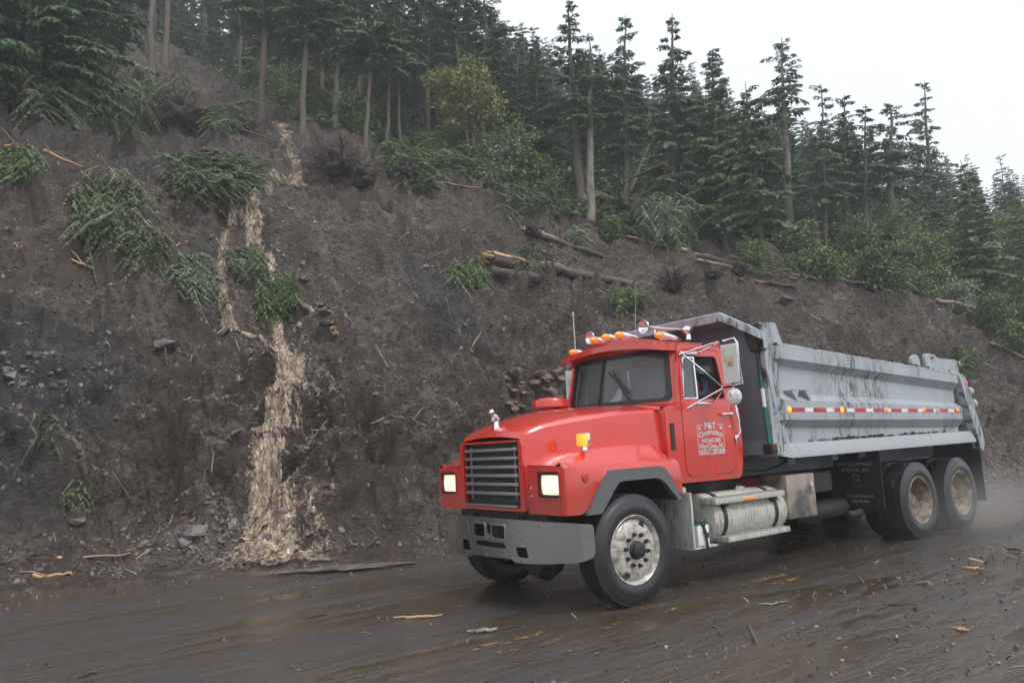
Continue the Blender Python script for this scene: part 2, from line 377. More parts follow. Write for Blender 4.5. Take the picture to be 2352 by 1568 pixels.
def dist_path(x, y, P):
    d = np.full(x.shape, 1e9)
    for a, b in zip(P[:-1, :2], P[1:, :2]):
        ab = b-a; t = np.clip(((x-a[0])*ab[0]+(y-a[1])*ab[1])/(ab@ab+1e-9), 0, 1)
        d = np.minimum(d, np.hypot(x-a[0]-t*ab[0], y-a[1]-t*ab[1]))
    return d
def slide_mask(x, y):
    """>0 inside the mud slide, <0 in the forest (metres, roughly)"""
    s = toe(x)-y
    right = np.interp(x, [-60, -34, -30, -27, -22, -17, -14, -12, -9, -6, -4.5, 50], [-3, -1, 1.5, 7.0, 9.6, 11.0, 13.6, 16.5, 20, 21.5, 23, 200])
    left = np.interp(x, [-200, 2, 3.2, 5, 9, 14], [200, 200, 24, 19, 16, 14])
    m = np.minimum(right-s, left-s)
    c = .8+ (s-22)*.02
    strip = np.minimum(3.2-np.abs(x-(-2.6-(s-22)*.06)), 47-s)       # the scar that runs up between the trees
    return np.maximum(m, np.where(s > 15, strip, -9))
def build_ground():
    na, ratio = 860, .0035
    A = np.radians(np.linspace(-176, -76, na)); r = 8.5*np.exp(np.arange(0, 860)*ratio)
    Rr, Aa = np.meshgrid(r, A, indexing='ij')
    x = CAM[0]+Rr*np.cos(Aa); y = CAM[1]+Rr*np.sin(Aa)
    sh = x.shape; x = x.ravel(); y = y.ravel()
    z, s = base_h(x, y)
    d = dist_path(x, y, SP[0][0]); z = z-.35*np.exp(-(d/.7)**2)
    d2 = np.minimum(dist_path(x, y, SP[1][0]), dist_path(x, y, SP[2][0])); z = z-.12*np.exp(-(d2/.4)**2)
    e = .3; gx = (base_h(x+e, y)[0]-base_h(x-e, y)[0])/(2*e); gy = (base_h(x, y+e)[0]-base_h(x, y-e)[0])/(2*e)
    N = np.stack([-gx, -gy, np.ones_like(x)], 1); N /= np.linalg.norm(N, axis=1)[:, None]
    P = np.stack([x, y, z], 1)
    m = slide_mask(x, y)+fbm(P, 3., 3, 50)*1.0
    forest = np.clip(.5-m*.7, 0, 1)
    k = np.clip((s+.1)/1.6, 0, 1); mud = k*(1-.55*forest)
    rockn = fbm(P*[1, 1, .6], 4.5, 4, 31)
    rockn = rockn+.9*np.exp(-((x-4.2)/2.6)**2-((y+17)/4.5)**2)
    rock = np.clip((rockn-.42)*3.5, 0, 1)*(1-forest)*k
    rr = fbm(P, 4.5, 3, 3)*.60 + fbm(P, 1.7, 4, 13, ridged=True)*.30 + np.clip(.62+fbm(P, 2.4, 3, 111)*1.0, .12, 1.1)*(fbm(P, .60, 3, 23, ridged=True)*.12 + fbm(P, .20, 4, 33, ridged=True)*.06 + np.maximum(fbm(P, .34, 3, 39)-.30, 0)*.32)
    blocks = np.abs(fbm(P*[1, 1, 2.2], .8, 3, 43, ridged=True))*.16*rock
    rill = fbm(P*[1, .30, .30], .9, 4, 81, ridged=True)*.16+np.maximum(fbm(P*[1, .25, .25], 2.6, 3, 85, ridged=True)-.2, 0)*-.50
    tz = P[:, 2]*1.15+fbm(P, 3.5, 3, 91)*1.6; fr = tz-np.floor(tz); led = (np.clip(fr*1.5, 0, 1)-fr)*.62*np.clip(fbm(P, 5, 3, 95)+.35, 0, 1)
    rr = rr+rill+led
    steep = np.exp(-((s-2.2)/1.8)**2)*fbm(P*[1, 1, .5], 1.0, 4, 61)*.36
    calm = np.clip(.62+fbm(P, 2.4, 3, 111)*1.0, .12, 1.1)
    P = P+N*((rr+blocks+steep)*mud)[:, None]
    # low lumps of mud that spill over the road edge
    sp = np.clip(1-(-s)/1.9, 0, 1)*(s < 0)
    lump = .035+fbm(P, .7, 4, 71)*.06
    P[:, 2] = np.where(s < 0, -.05+sp*np.maximum(lump, 0)*1.6, np.maximum(P[:, 2], .02+fbm(P, .5, 3, 72)*.03))
    idx = np.arange(len(x)).reshape(sh)
    F = np.stack([idx[:-1, :-1], idx[:-1, 1:], idx[1:, 1:], idx[1:, :-1]], -1).reshape(-1, 4)
    F = F[(s[F] > -2.4).all(1)]
    me = np_mesh('hillside', P, F, MT['mud'])
    for nm, val in (('forest', forest), ('rock', rock)):
        a = me.attributes.new(nm, 'FLOAT', 'POINT'); a.data.foreach_set('value', val.astype(np.float32))
    o = link('hillside', me); tag(o, 'steep hillside of wet brown landslide mud', kind='structure')
    return P, F
GP, GF = build_ground()
BVH = BVHTree.FromPolygons(GP.tolist(), GF.tolist())
def hit(u, v):
    h = BVH.ray_cast(Vector(CAM), pix_ray(u, v), 300)
    d = pix_ray(u, v)
    if d.z < 0:
        t = -CAM[2]/d.z; g = Vector(CAM)+d*t
        if h[0] is None or (g-Vector(CAM)).length < (h[0]-Vector(CAM)).length: return g, Vector((0, 0, 1))
    if h[0] is None: return Vector(hit0(u, v)), Vector((0, .5, .85))
    return h[0], h[1]
def drop(x, y):
    h = BVH.ray_cast(Vector((x, y, 200)), Vector((0, 0, -1)), 300)
    if h[0] is None: return Vector((x, y, 0)), Vector((0, 0, 1))
    p = h[0].copy(); p.z = max(p.z, 0); return p, h[1]
def mpp(p): return (Vector(p)-Vector(CAM)).dot(_f)/FPX        # metres per reference pixel at a point

# road, verge, paint
def build_road():
    r = 2.5*np.exp(np.arange(0, 300)*.0125); A = np.radians(np.linspace(-190, -60, 360))
    Rr, Aa = np.meshgrid(r, A, indexing='ij'); x = (CAM[0]+Rr*np.cos(Aa)).ravel(); y = (CAM[1]+Rr*np.sin(Aa)).ravel()
    P = np.stack([x, y, 0*x], 1); s = toe(x)-y
    edge = np.exp(-((s+.6)/1.3)**2)
    near = np.clip((y-3.2)/1.5, 0, 1)*np.clip(1-np.abs(x+1)/14, 0, 1)
    P[:, 2] = fbm(P, .5, 4, 5)*.012*(edge+.8*near)+fbm(P, .12, 2, 8)*.004*(edge+near+.15)
    idx = np.arange(len(x)).reshape(Rr.shape)
    F = np.stack([idx[:-1, :-1], idx[:-1, 1:], idx[1:, 1:], idx[1:, :-1]], -1).reshape(-1, 4)
    F = F[(s[F] < 1.2).all(1)]
    o = link('road', np_mesh('road', P, F, MT['road'])); tag(o, 'wet asphalt road covered in thin brown mud', kind='structure')
    # a big sheet under everything out to the horizon
    g = np_mesh('ground', [(-900, -900, -.3), (900, -900, -.3), (900, 900, -.3), (-900, 900, -.3)], [(0, 1, 2, 3)], MT['verge'])
    tag(link('ground', g), 'dark open ground beyond the road', kind='structure')
    # worn double centre line
    V = []; F = []; 
    for off in (-.13, .13):
        xs = np.linspace(9, -2.2, 60)
        for i, xx in enumerate(xs):
            yc = 1.47+off+np.interp(xx, [-30, -18, -8, 9], [1.6, .5, 0, 0])
            V += [(xx, yc-.055, .018), (xx, yc+.055, .018)]
            if i: b = len(V)-4; F.append((b, b+1, b+3, b+2))
    o = link('road_marking', np_mesh('road_marking', V, F, MT['yellow'])); tag(o, 'worn double yellow centre line', kind='structure')
build_road()

# ------------------------------------------------------------------ running water
def resample(P, W, n):
    d = np.r_[0, np.cumsum(np.linalg.norm(np.diff(P, axis=0), axis=1))]; t = np.linspace(0, d[-1], n)
    return np.stack([np.interp(t, d, P[:, i]) for i in range(3)], 1), np.interp(t, d, W), t
def stream(name, P, W, seed, nacross=26, step=.06, thr=-.35, lift=.05, label='', matl='water', taper=(.50, .58, .76, .82)):
    L = np.linalg.norm(np.diff(P, axis=0), axis=1).sum(); n = int(L/step)
    Q, w, t = resample(P, W, n)
    K = 9; Qs = Q.copy()
    for i in range(3): Qs[:, i] = np.convolve(np.pad(Q[:, i], K, mode='edge'), np.ones(2*K+1)/(2*K+1), 'valid')
    T = np.gradient(Qs, axis=0); T[:, 2] = 0; T /= np.linalg.norm(T, axis=1)[:, None]+1e-9
    Sd = np.stack([-T[:, 1], T[:, 0], 0*T[:, 0]], 1)
    V = []; ac = np.linspace(-1, 1, nacross)
    for i in range(n):
        for a in ac:
            p = Qs[i]+Sd[i]*a*w[i]*.5*1.15; g, _ = drop(p[0], p[1]); V.append((g.x, g.y, g.z))
    V = np.array(V); a = np.tile(ac, n); tt = np.repeat(t, nacross)
    nz = fbm(np.stack([V[:, 0], V[:, 1], V[:, 2]*.5], 1), .16, 4, seed)
    V[:, 2] += lift*(1-a*a)*1.2+.02+np.maximum(nz, -.2)*(.07 if matl == 'water' else .004)*(1-a**4)
    flow = (1-np.abs(a)**2.5)*np.interp(tt, [0, t[-1]*.45, t[-1]*.6, t[-1]], taper)+fbm(V*[1, 1, .5], .22, 3, seed+9)*.16
    keep = flow > .12
    idx = np.arange(len(V)).reshape(n, nacross)
    F = np.stack([idx[:-1, :-1], idx[:-1, 1:], idx[1:, 1:], idx[1:, :-1]], -1).reshape(-1, 4)
    F = F[keep[F].all(1)]
    me = np_mesh(name, V, F, MT[matl]); at = me.attributes.new('flow', 'FLOAT', 'POINT'); at.data.foreach_set('value', flow.astype(np.float32)[:len(me.vertices)])
    o = link(name, me); tag(o, label, kind='structure'); return o
stream('water', *SP[0], 1, label='muddy tan stream tumbling down the slope to the road', nacross=44, step=.035)
stream('water', *SP[1], 2, label='thin left branch of the muddy stream', nacross=20, step=.035, taper=(.62, .62, .62, .66))
stream('water', *SP[2], 3, label='thin right branch of the muddy stream', nacross=20, step=.035, taper=(.46, .48, .48, .46))
# fan of foaming water over the rubble at the foot
FAN = np.array([hit0(u, v) for u, v in [(598, 1195), (610, 1240), (625, 1290), (640, 1308)]])
stream('water', FAN, np.array([.75, 1.9, 2.7, 2.7]), 4, label='foaming fan of water at the foot of the stream', nacross=80, step=.028, lift=.04, taper=(.78, .62, .55, .47))
DT = np.array([hit0(u, v) for u, v in [(-60, 1352), (80, 1346), (200, 1336), (330, 1324), (430, 1315), (520, 1305)]]); DT[:, 2] = .03
#stream('water', DT, np.array([.5, .5, .42, .36, .3, .1]), 5, label='brown runoff along the foot of the bank', nacross=14, lift=.0, thr=-.5, matl='ditch')

# ------------------------------------------------------------------ trees
def unit(a): return a/(np.linalg.norm(a, axis=-1, keepdims=True)+1e-9)
def twig_quads(P, T, Sd, L, W, drop_=.15):
    L = np.asarray(L)[:, None]; W = np.asarray(W)[:, None]
    Z = np.array([0, 0, 1.])
    a = P; b = P+T*L*.45+Sd*W; c = P+T*L-Z*L*drop_; d = P+T*L*.45-Sd*W
    return np.stack([a, b, c, d], 1)
def branch_quads(rng, z0, az, L, up, droop, dens=1., wmul=1., tx=0, ty=0, tw=1.):
    """quads of one conifer branch starting at (tx,ty,z0)"""
    n = max(4, int(L/.17*dens)); q = (np.arange(n)+rng.random(n)*.8)/n; q = q[q > .10]
    hd = np.array([math.cos(az), math.sin(az), 0]); sd = np.array([-math.sin(az), math.cos(az), 0])
    sw = rng.normal(0, .10)
    def pos(q): return np.array([tx, ty, z0])+hd*(q*L)[:, None]+np.array([0, 0, 1.])*((up*q-droop*q*q)*L)[:, None]+sd*(sw*L*q*q)[:, None]
    P = pos(q); T = unit(pos(q+.02)-P)
    out = []; tips = []
    # spine slivers
    out.append(twig_quads(P, T, np.tile([0, 0, 1.], (len(q), 1)), np.full(len(q), .22), np.full(len(q), .018))); tips.append(q*.3)
    for sgn in (-1, 1):
        l = ((1-q)*.42+.12)*min(L, 1.35)*.60*tw*(.7+.6*rng.random(len(q)))+.06*tw
        D = unit(T*.75+sd*sgn*(.75+.3*rng.random((len(q), 1)))+np.array([0, 0, -1.])*(.15+.35*rng.random((len(q), 1))))
        up_ = np.cross(D, sd*sgn); Sd = unit(np.cross(D, np.array([0, 0, 1.])))+rng.normal(0, .25, (len(q), 3))
        out.append(twig_quads(P, D, Sd, l, l*.13*wmul+.016*tw, .22)); tips.append(q*.5+.2)
        for f in (.3, .55, .8):
            P2 = P+D*(l*f)[:, None]
            for s2 in (-1, 1):
                D2 = unit(D*.6+T*.5*s2+rng.normal(0, .22, (len(q), 3))+np.array([0, 0, -.25]))
                l2 = l*(.55-.25*f)*(.7+.6*rng.random(len(q)))+.05*tw
                out.append(twig_quads(P2, D2, Sd, l2, l2*.20*wmul+.010*tw, .25)); tips.append(q*.4+.3+.3*f)
    return np.concatenate(out), np.concatenate(tips)
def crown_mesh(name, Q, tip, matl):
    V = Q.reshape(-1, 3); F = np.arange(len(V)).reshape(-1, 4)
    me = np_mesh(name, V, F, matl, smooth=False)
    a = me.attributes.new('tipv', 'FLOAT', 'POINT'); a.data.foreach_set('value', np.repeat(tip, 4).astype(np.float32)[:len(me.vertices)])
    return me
def tube_arr(path, rad, n=8, cap=True, wob=0, rng=None):
    path = np.asarray(path, float); m = len(path); rad = np.broadcast_to(rad, (m,))
    T = unit(np.gradient(path, axis=0)); ref = np.array([0, 0, 1.]) if abs(T[0][2]) < .9 else np.array([1., 0, 0])
    A = unit(np.cross(T, ref)); B = np.cross(T, A); th = np.linspace(0, 2*np.pi, n, endpoint=False)
    V = path[:, None]+(A[:, None]*np.cos(th)[None, :, None]+B[:, None]*np.sin(th)[None, :, None])*rad[:, None, None]
    if wob and rng is not None: V = V+rng.normal(0, wob, V.shape)*rad[:, None, None]
    V = V.reshape(-1, 3); F = []
    for i in range(m-1):
        for j in range(n): F.append((i*n+j, i*n+(j+1) % n, (i+1)*n+(j+1) % n, (i+1)*n+j))
    V = list(map(tuple, V))
    if cap:
        for i in (0, m-1):
            c = len(V); V.append(tuple(path[i]))
            for j in range(n):
                a, b = i*n+j, i*n+(j+1) % n
                F.append((c, b, a, a) if i == 0 else (c, a, b, b))
    return V, F
class MB:
    def __init__(s): s.V = []; s.F = []
    def add(s, V, F):
        b = len(s.V); s.V += [tuple(map(float, v)) for v in V]; s.F += [tuple(b+i for i in f) for f in F]
    def tube(s, path, rad, n=8, cap=True, **k): s.add(*tube_arr(path, rad, n, cap, **k))
    def bm(s, bm):
        bm.verts.ensure_lookup_table(); b = len(s.V)
        for i, v in enumerate(bm.verts): v.index = i
        s.V += [tuple(v.co) for v in bm.verts]; s.F += [tuple(b+v.index for v in f.verts) for f in bm.faces]; bm.free()
    def box(s, c, d, bev=0, rot=None, seg=2):
        b = bmesh.new(); bmesh.ops.create_cube(b, size=1)
        for v in b.verts: v.co = Vector((v.co.x*d[0], v.co.y*d[1], v.co.z*d[2]))
        if bev: bmesh.ops.bevel(b, geom=list(b.edges), offset=bev, segments=seg, profile=.6, affect='EDGES')
        M_ = Matrix.Translation(c) @ (rot.to_4x4() if rot is not None else Matrix())
        b.transform(M_); s.bm(b)
    def hull(s, pts):
        b = bmesh.new(); [b.verts.new(p) for p in pts]; bmesh.ops.convex_hull(b, input=list(b.verts))
        bmesh.ops.delete(b, geom=[v for v in b.verts if not v.link_faces], context='VERTS'); s.bm(b)
    def prism(s, poly, axis, a, b_):
        """poly of 2D points extruded along axis between a and b_"""
        n = len(poly); V = []
        for w in (a, b_):
            for p in poly:
                V.append((w, p[0], p[1]) if axis == 0 else (p[0], w, p[1]) if axis == 1 else (p[0], p[1], w))
        tri = tessellate_polygon([[Vector((p[0], p[1], 0)) for p in poly]])
        F = [tuple(t) for t in tri]+[tuple(n+i for i in reversed(t)) for t in tri]
        F += [(i, (i+1) % n, n+(i+1) % n, n+i) for i in range(n)]
        s.add(V, F)
    def plate(s, outline, holes, t, mapf, cu=(), cv=()):
        """flat plate in (u,v) with holes and thickness t, cut at u/v values, then mapped to space by mapf(u,v,w)"""
        loops = [outline]+list(holes); pts = [p for L in loops for p in L]
        tri = tessellate_polygon([[Vector((p[0], p[1], 0)) for p in L] for L in loops])
        b = bmesh.new(); f0 = [b.verts.new((p[0], p[1], 0)) for p in pts]; f1 = [b.verts.new((p[0], p[1], t)) for p in pts]
        for a in tri:
            try: b.faces.new([f0[i] for i in a]); b.faces.new([f1[i] for i in reversed(a)])
            except ValueError: pass
        k = 0
        for L in loops:
            n = len(L)
            for i in range(n): b.faces.new([f0[k+i], f0[k+(i+1) % n], f1[k+(i+1) % n], f1[k+i]])
            k += n
        bmesh.ops.recalc_face_normals(b, faces=list(b.faces))
        for vals, no in ((cu, (1, 0, 0)), (cv, (0, 1, 0))):
            for c in vals:
                bmesh.ops.bisect_plane(b, geom=list(b.verts)+list(b.edges)+list(b.faces), plane_co=(c*no[0], c*no[1], 0), plane_no=no)
        for v in b.verts: v.co = mapf(*v.co)
        s.bm(b)
    def grid(s, P, closed=False):
        P = np.asarray(P); m, n = P.shape[:2]; b = len(s.V); s.V += [tuple(p) for p in P.reshape(-1, 3)]
        for i in range(m-1):
            for j in range(n-(0 if closed else 1)):
                s.F.append((b+i*n+j, b+i*n+(j+1) % n, b+(i+1)*n+(j+1) % n, b+(i+1)*n+j))
    def lathe(s, prof, c, ax, n=32):
        """prof: (radius, height along ax)"""
        ax = Vector(ax).normalized(); a = ax.orthogonal().normalized(); b2 = ax.cross(a); c = Vector(c)
        P = [[c+ax*h+(a*math.cos(t)+b2*math.sin(t))*r for t in [2*math.pi*i/n for i in range(n)]] for r, h in prof]
        b = len(s.V); s.V += [tuple(p) for row in P for p in row]
        for i in range(len(prof)-1):
            for j in range(n): s.F.append((b+i*n+j, b+i*n+(j+1) % n, b+(i+1)*n+(j+1) % n, b+(i+1)*n+j))
    def build(s, name, m, parent=None, origin=(0, 0, 0), sharp=35, smooth=True):
        me = bpy.data.meshes.new(name); o_ = Vector(origin)
        me.from_pydata([(v[0]-o_.x, v[1]-o_.y, v[2]-o_.z) for v in s.V], [], [tuple(dict.fromkeys(f)) for f in s.F])
        me.validate(); b = bmesh.new(); b.from_mesh(me); bmesh.ops.remove_doubles(b, verts=b.verts, dist=.0002)
        bmesh.ops.recalc_face_normals(b, faces=b.faces); b.to_mesh(me); b.free()
        if smooth:
            me.polygons.foreach_set('use_smooth', [True]*len(me.polygons)); me.set_sharp_from_angle(angle=R(sharp))
        me.materials.append(m); return link(name, me, parent)
def conifer(seed, H, cb, Rc, tr, wind=0, sparse=1., matl='needle', barkm='bark', lean=0, wmul=1.0, dens=1.15, topfl=.25, dead=True):
    rng = np.random.default_rng(seed); zs = np.linspace(0, H, 14)
    bend = rng.normal(0, .012*H, (14, 2)).cumsum(0)*.35; bend -= bend[0]
    px = lambda z: np.interp(z, zs, bend[:, 0])+lean*(z/H)**1.5*H
    py = lambda z: np.interp(z, zs, bend[:, 1])
    path = np.stack([px(zs), py(zs), zs], 1); path[0, 2] = -.6
    rad = tr*(1-(zs/H))**.75+.012; rad[0] *= 1.35
    mb = MB(); mb.tube(path, rad, 9)
    if dead:      # dead stubs on the bare trunk
        for i in range(int(H*cb*1.6)):
            z = rng.uniform(.3, 1)*cb*H; a = rng.uniform(0, 6.28); l = rng.uniform(.15, .9)
            p0 = np.array([px(z), py(z), z]); mb.tube([p0, p0+np.array([math.cos(a)*l, math.sin(a)*l, rng.uniform(-.2, .1)*l])], [.022, .006], 4)
    Q = []; T = []; z = cb*H
    while z < H*.985:
        t = (z-cb*H)/(H-cb*H+1e-6); prof = (1-t)**.8*(.55+.45*min(1, t/.18)) + .05
        k = rng.integers(3, 6)
        a0 = rng.uniform(0, 6.28)
        for i in range(k):
            if rng.random() > sparse: continue
            az = a0+i*6.283/k+rng.normal(0, .25)
            L = Rc*prof*rng.uniform(.6, 1.25)
            if wind: L *= 1+wind*math.cos(az)
            if L < .15: L = .15
            zz = z+rng.uniform(-.12, .12)
            q, tp = branch_quads(rng, zz, az, L, .15+topfl*t+rng.normal(0, .08), .42*(1-.5*t)+rng.uniform(0, .15), dens, wmul, px(zz), py(zz))
            Q.append(q); T.append(tp)
            if L > .6:
                c, s_ = math.cos(az), math.sin(az)
                mb.tube([(px(zz), py(zz), zz), (px(zz)+c*L*.5, py(zz)+s_*L*.5, zz+L*.03)], [.012+.012*L, .008], 4)
        z += rng.uniform(.24, .42)*(1 if H < 14 else 1.25)
    # leader
    q, tp = branch_quads(rng, H-.35, rng.uniform(0, 6), .5, .9, .5, 1.2, .8, px(H), py(H)); Q.append(q); T.append(tp)
    me_c = crown_mesh('crown', np.concatenate(Q), np.concatenate(T), MT[matl])
    tmp = mb.build('trunk', MT[barkm], sharp=60); me_t = tmp.data; bpy.data.objects.remove(tmp)
    return me_t, me_c
def place_tree(name, meshes, p, rz=0, sc_=1., label=None, cat='tree', group=None, tilt=(0, 0)):
    t = empty(name, p, label, cat, group); t.rotation_euler = (tilt[0], tilt[1], rz); t.scale = (sc_,)*3
    link('trunk', meshes[0], t); link('crown', meshes[1], t); return t

def broadleaf(seed, H, Rc, matl, stems=6, nleaf=5200, leaf=.085, barkm='bark_pale', low=.25, sr=.05):
    rng = np.random.default_rng(seed); mb = MB(); cl = []
    for i in range(stems):
        a = rng.uniform(0, 6.28); lean = rng.uniform(.12, .5)
        h = H*rng.uniform(.6, .98); pts = [(0, 0, -.3)]
        for j in range(1, 6):
            q = j/5; pts.append((math.cos(a)*lean*h*q**1.3*.6+rng.normal(0, .05), math.sin(a)*lean*h*q**1.3*.6+rng.normal(0, .05), h*q))
        mb.tube(pts, np.linspace(sr, .01, 6), 6)
        for j in range(9):
            q = rng.uniform(low, 1); k = min(4, int(q*5)); p = np.array(pts[k])+(np.array(pts[k+1])-np.array(pts[k]))*(q*5-k)
            a2 = rng.uniform(0, 6.28); l = Rc*rng.uniform(.25, .7)*(1.1-q*.5); e = p+np.array([math.cos(a2)*l, math.sin(a2)*l, rng.uniform(.0, .5)*l])
            mb.tube([p, e], [.016, .005], 4); cl.append((e, .30+.22*Rc*rng.random())); cl.append(((p+e)/2, .25+.1*Rc))
    n = nleaf; c = np.array([c for c, _ in cl]); r = np.array([r for _, r in cl]); k = rng.integers(0, len(c), n)
    P = c[k]+unit(rng.normal(0, 1, (n, 3)))*(r[k]*rng.random(n)**.45)[:, None]*[1, 1, .6]
    D = unit(rng.normal(0, 1, (n, 3))+[0, 0, -.3]); Sd = unit(np.cross(D, rng.normal(0, 1, (n, 3)))); L = leaf*rng.uniform(.7, 1.5, n)
    Q = twig_quads(P, D, Sd, L, L*.36, .1)
    me_c = crown_mesh('crown', Q, rng.random(n)*.8, MT[matl])
    tmp = mb.build('trunk', MT[barkm], sharp=60); me_t = tmp.data; bpy.data.objects.remove(tmp)
    return me_t, me_c

rnd = random.Random(7)
TREES = []
def hero(u, v, vtop, seed, label, cb=.35, Rc=1.6, trpx=14, wind=0, sparse=.8, matl='needle', barkm='bark', utop=None, name='hemlock_tree', group=None, **k):
    p, _ = hit(u, v); m = mpp(p); H = max(3, (v-vtop)*m*1.02); tr = trpx*m/2
    me = conifer(seed, H, cb, Rc, tr, wind=wind, sparse=sparse, matl=matl, barkm=barkm, **k)
    t = place_tree(name, me, p, label=label, group=group)
    if utop is not None:      # lean seen across the picture
        side = ((utop-u)+(.052+(u-1176)/12200)*(v-vtop))*m      # expected lean of a plumb tree removed
        ax = Vector((_f.x, _f.y, 0)).normalized()
        t.rotation_mode = 'AXIS_ANGLE'; t.rotation_axis_angle = (math.atan2(side, H), ax.x, ax.y, ax.z)
    TREES.append((p.x, p.y)); return t
G1 = 'tall conifers standing on the right skyline'
hero(1818, 585, 65, 101, 'tall windblown hemlock with a long bare pale trunk and flagged top', cb=.60, Rc=1.75, trpx=19, wind=.35, sparse=.8, barkm='bark_pale', utop=1783, topfl=.35)
hero(2046, 600, 225, 102, 'broad flat-topped hemlock with a thick pale trunk right of the tall flagged one', cb=.42, Rc=2.3, trpx=22, sparse=.75, barkm='bark_pale', utop=2040, wind=.2)
hero(2148, 560, 165, 103, 'slender flagged hemlock, the rightmost to break the skyline near the slide', cb=.30, Rc=1.7, trpx=13, sparse=.62, utop=2118, wind=.3, topfl=.3)
hero(1333, 492, -20, 104, 'big dark conifer with a thick trunk at the slide edge, sparse branches at its top', cb=.34, Rc=1.9, trpx=21, sparse=.62, utop=1318, dens=.95)
hero(1441, 500, 8, 105, 'pointed dark hemlock with narrow crown right of the thick-trunked conifer', cb=.30, Rc=1.8, trpx=14, sparse=.85, utop=1440, barkm='bark_pale')
hero(1558, 540, 0, 106, 'tall ragged hemlock reaching the picture top, twin to the pointed one', cb=.22, Rc=2.0, trpx=18, sparse=.85, utop=1549)
hero(1640, 560, 92, 107, 'hemlock with drooping top left of the flagged tree', cb=.18, Rc=1.9, trpx=14, sparse=.9, utop=1632, wind=-.2)
hero(1355, 500, 60, 117, 'second thick pale trunk close behind the big dark conifer', cb=.5, Rc=1.7, trpx=20, sparse=.6, utop=1340, barkm='bark_pale')
hero(1905, 620, 180, 108, 'slim hemlock between the flagged tree and the flat-topped one', cb=.3, Rc=1.3, trpx=10, sparse=.85, utop=1868)
hero(1950, 600, 205, 109, 'straight slim hemlock with a reddish lower trunk', cb=.45, Rc=1.4, trpx=14, sparse=.8, utop=1938)
hero(1990, 610, 225, 110, 'narrow hemlock behind the flat-topped one', cb=.4, Rc=1.2, trpx=10, sparse=.8, utop=1992)
hero(1893, 618, 390, 111, 'leaning bare grey pole tree at the edge of the slide', cb=.93, Rc=.4, trpx=11, sparse=.4, utop=1846, barkm='bark_pale', name='dead_tree')
hero(1428, 480, 250, 112, 'leaning pale trunk tilted to the right at the forest edge', cb=.90, Rc=.5, trpx=10, sparse=.4, utop=1515, barkm='bark_pale', name='dead_tree')
hero(1670, 110+470, 130, 113, 'bushy conifer at the forest edge, left of the long pale trunk', cb=.12, Rc=2.0, trpx=12, sparse=.95, matl='needle_lt')
hero(1750, 590, 170, 114, 'full dark hemlock right beside the flagged tree', cb=.15, Rc=1.9, trpx=12, sparse=.95)
# bare-trunked trees on the left and along the top of the scar
hero(350, 212, -260, 121, 'pale trunk standing alone in front of the mud scar at upper left', cb=.62, Rc=1.6, trpx=19, barkm='bark', utop=368, sparse=.7)
hero(378, 150, -230, 122, 'second trunk close right of the lone pale trunk', cb=.6, Rc=1.4, trpx=15, utop=388, sparse=.7)
hero(603, 276, -240, 123, 'straight tan trunk above the head of the stream', cb=.45, Rc=2.1, trpx=15, utop=622, sparse=.9)
hero(695, 302, -220, 124, 'straight orange-brown trunk right of the stream head', cb=.42, Rc=2.0, trpx=13, utop=694, sparse=.9)
hero(770, 292, -150, 125, 'tan trunk in the misty gap of the forest', cb=.40, Rc=1.9, trpx=14, utop=776, sparse=.9)
hero(842, 325, -60, 126, 'slim slightly leaning trunk in the upper middle', cb=.48, Rc=1.8, trpx=9, utop=866, sparse=.9)
hero(888, 336, -20, 127, 'thin reddish trunk right of the slim leaning one', cb=.45, Rc=1.7, trpx=8, utop=905, sparse=.9)
hero(918, 345, -30, 128, 'thin straight trunk, third of the thin ones right of centre left', cb=.42, Rc=1.7, trpx=7, utop=915, sparse=.9)
hero(60, 230, -260, 129, 'dark hemlock with low sweeping boughs in the top left corner', cb=.05, Rc=3.4, trpx=16, sparse=1.0, matl='needle')
hero(165, 225, -240, 130, 'dark hemlock with brown trunk beside the top left corner tree', cb=.25, Rc=2.6, trpx=16, sparse=.95)
hero(245, 215, -240, 131, 'leafy dark hemlock left of the lone pale trunk', cb=.30, Rc=2.4, trpx=14, sparse=.95)
# broadleaf tree and shrubs
p, _ = hit(1085, 400); m = mpp(p)
alder = broadleaf(5, 320*m, 120*m, 'alder_y', stems=9, nleaf=14000, leaf=.12, low=.45, sr=.07)
place_tree('alder_tree', alder, p, label='round-headed pale green alder with several thin white stems among the conifers'); TREES.append((p.x, p.y))
for u, v, h, rr, mt, lab in [
    (1155, 440, 110, 75, 'pale_leaf', 'pale silvery green shrub at the slide edge below the alder'),
    (2335, 700, 230, 90, 'alder_y', 'yellow-green alder shrub at the right edge'),
    (2250, 690, 190, 90, 'alder', 'green alder shrub left of the yellowish one'),
    (2130, 670, 150, 80, 'alder', 'rounded green shrub under the rightmost skyline hemlock'),
    (2345, 560, 110, 60, 'alder_y', 'yellowish shrub higher up at the right edge'),
    (2025, 660, 90, 60, 'alder', 'low leafy shrub at the foot of the flat-topped hemlock'),
    (1900, 640, 70, 50, 'needle_lt', 'small bright shrub at the foot of the leaning grey pole'),
    (2190, 640, 150, 70, 'pale_leaf', 'grey-green shrub among the alders on the right')]:
    p, _ = hit(u, v); m = mpp(p)
    place_tree('alder_shrub', broadleaf(u, h*m, rr*m, mt, stems=8, nleaf=6500, leaf=.10, low=.05), p, label=lab, cat='shrub')

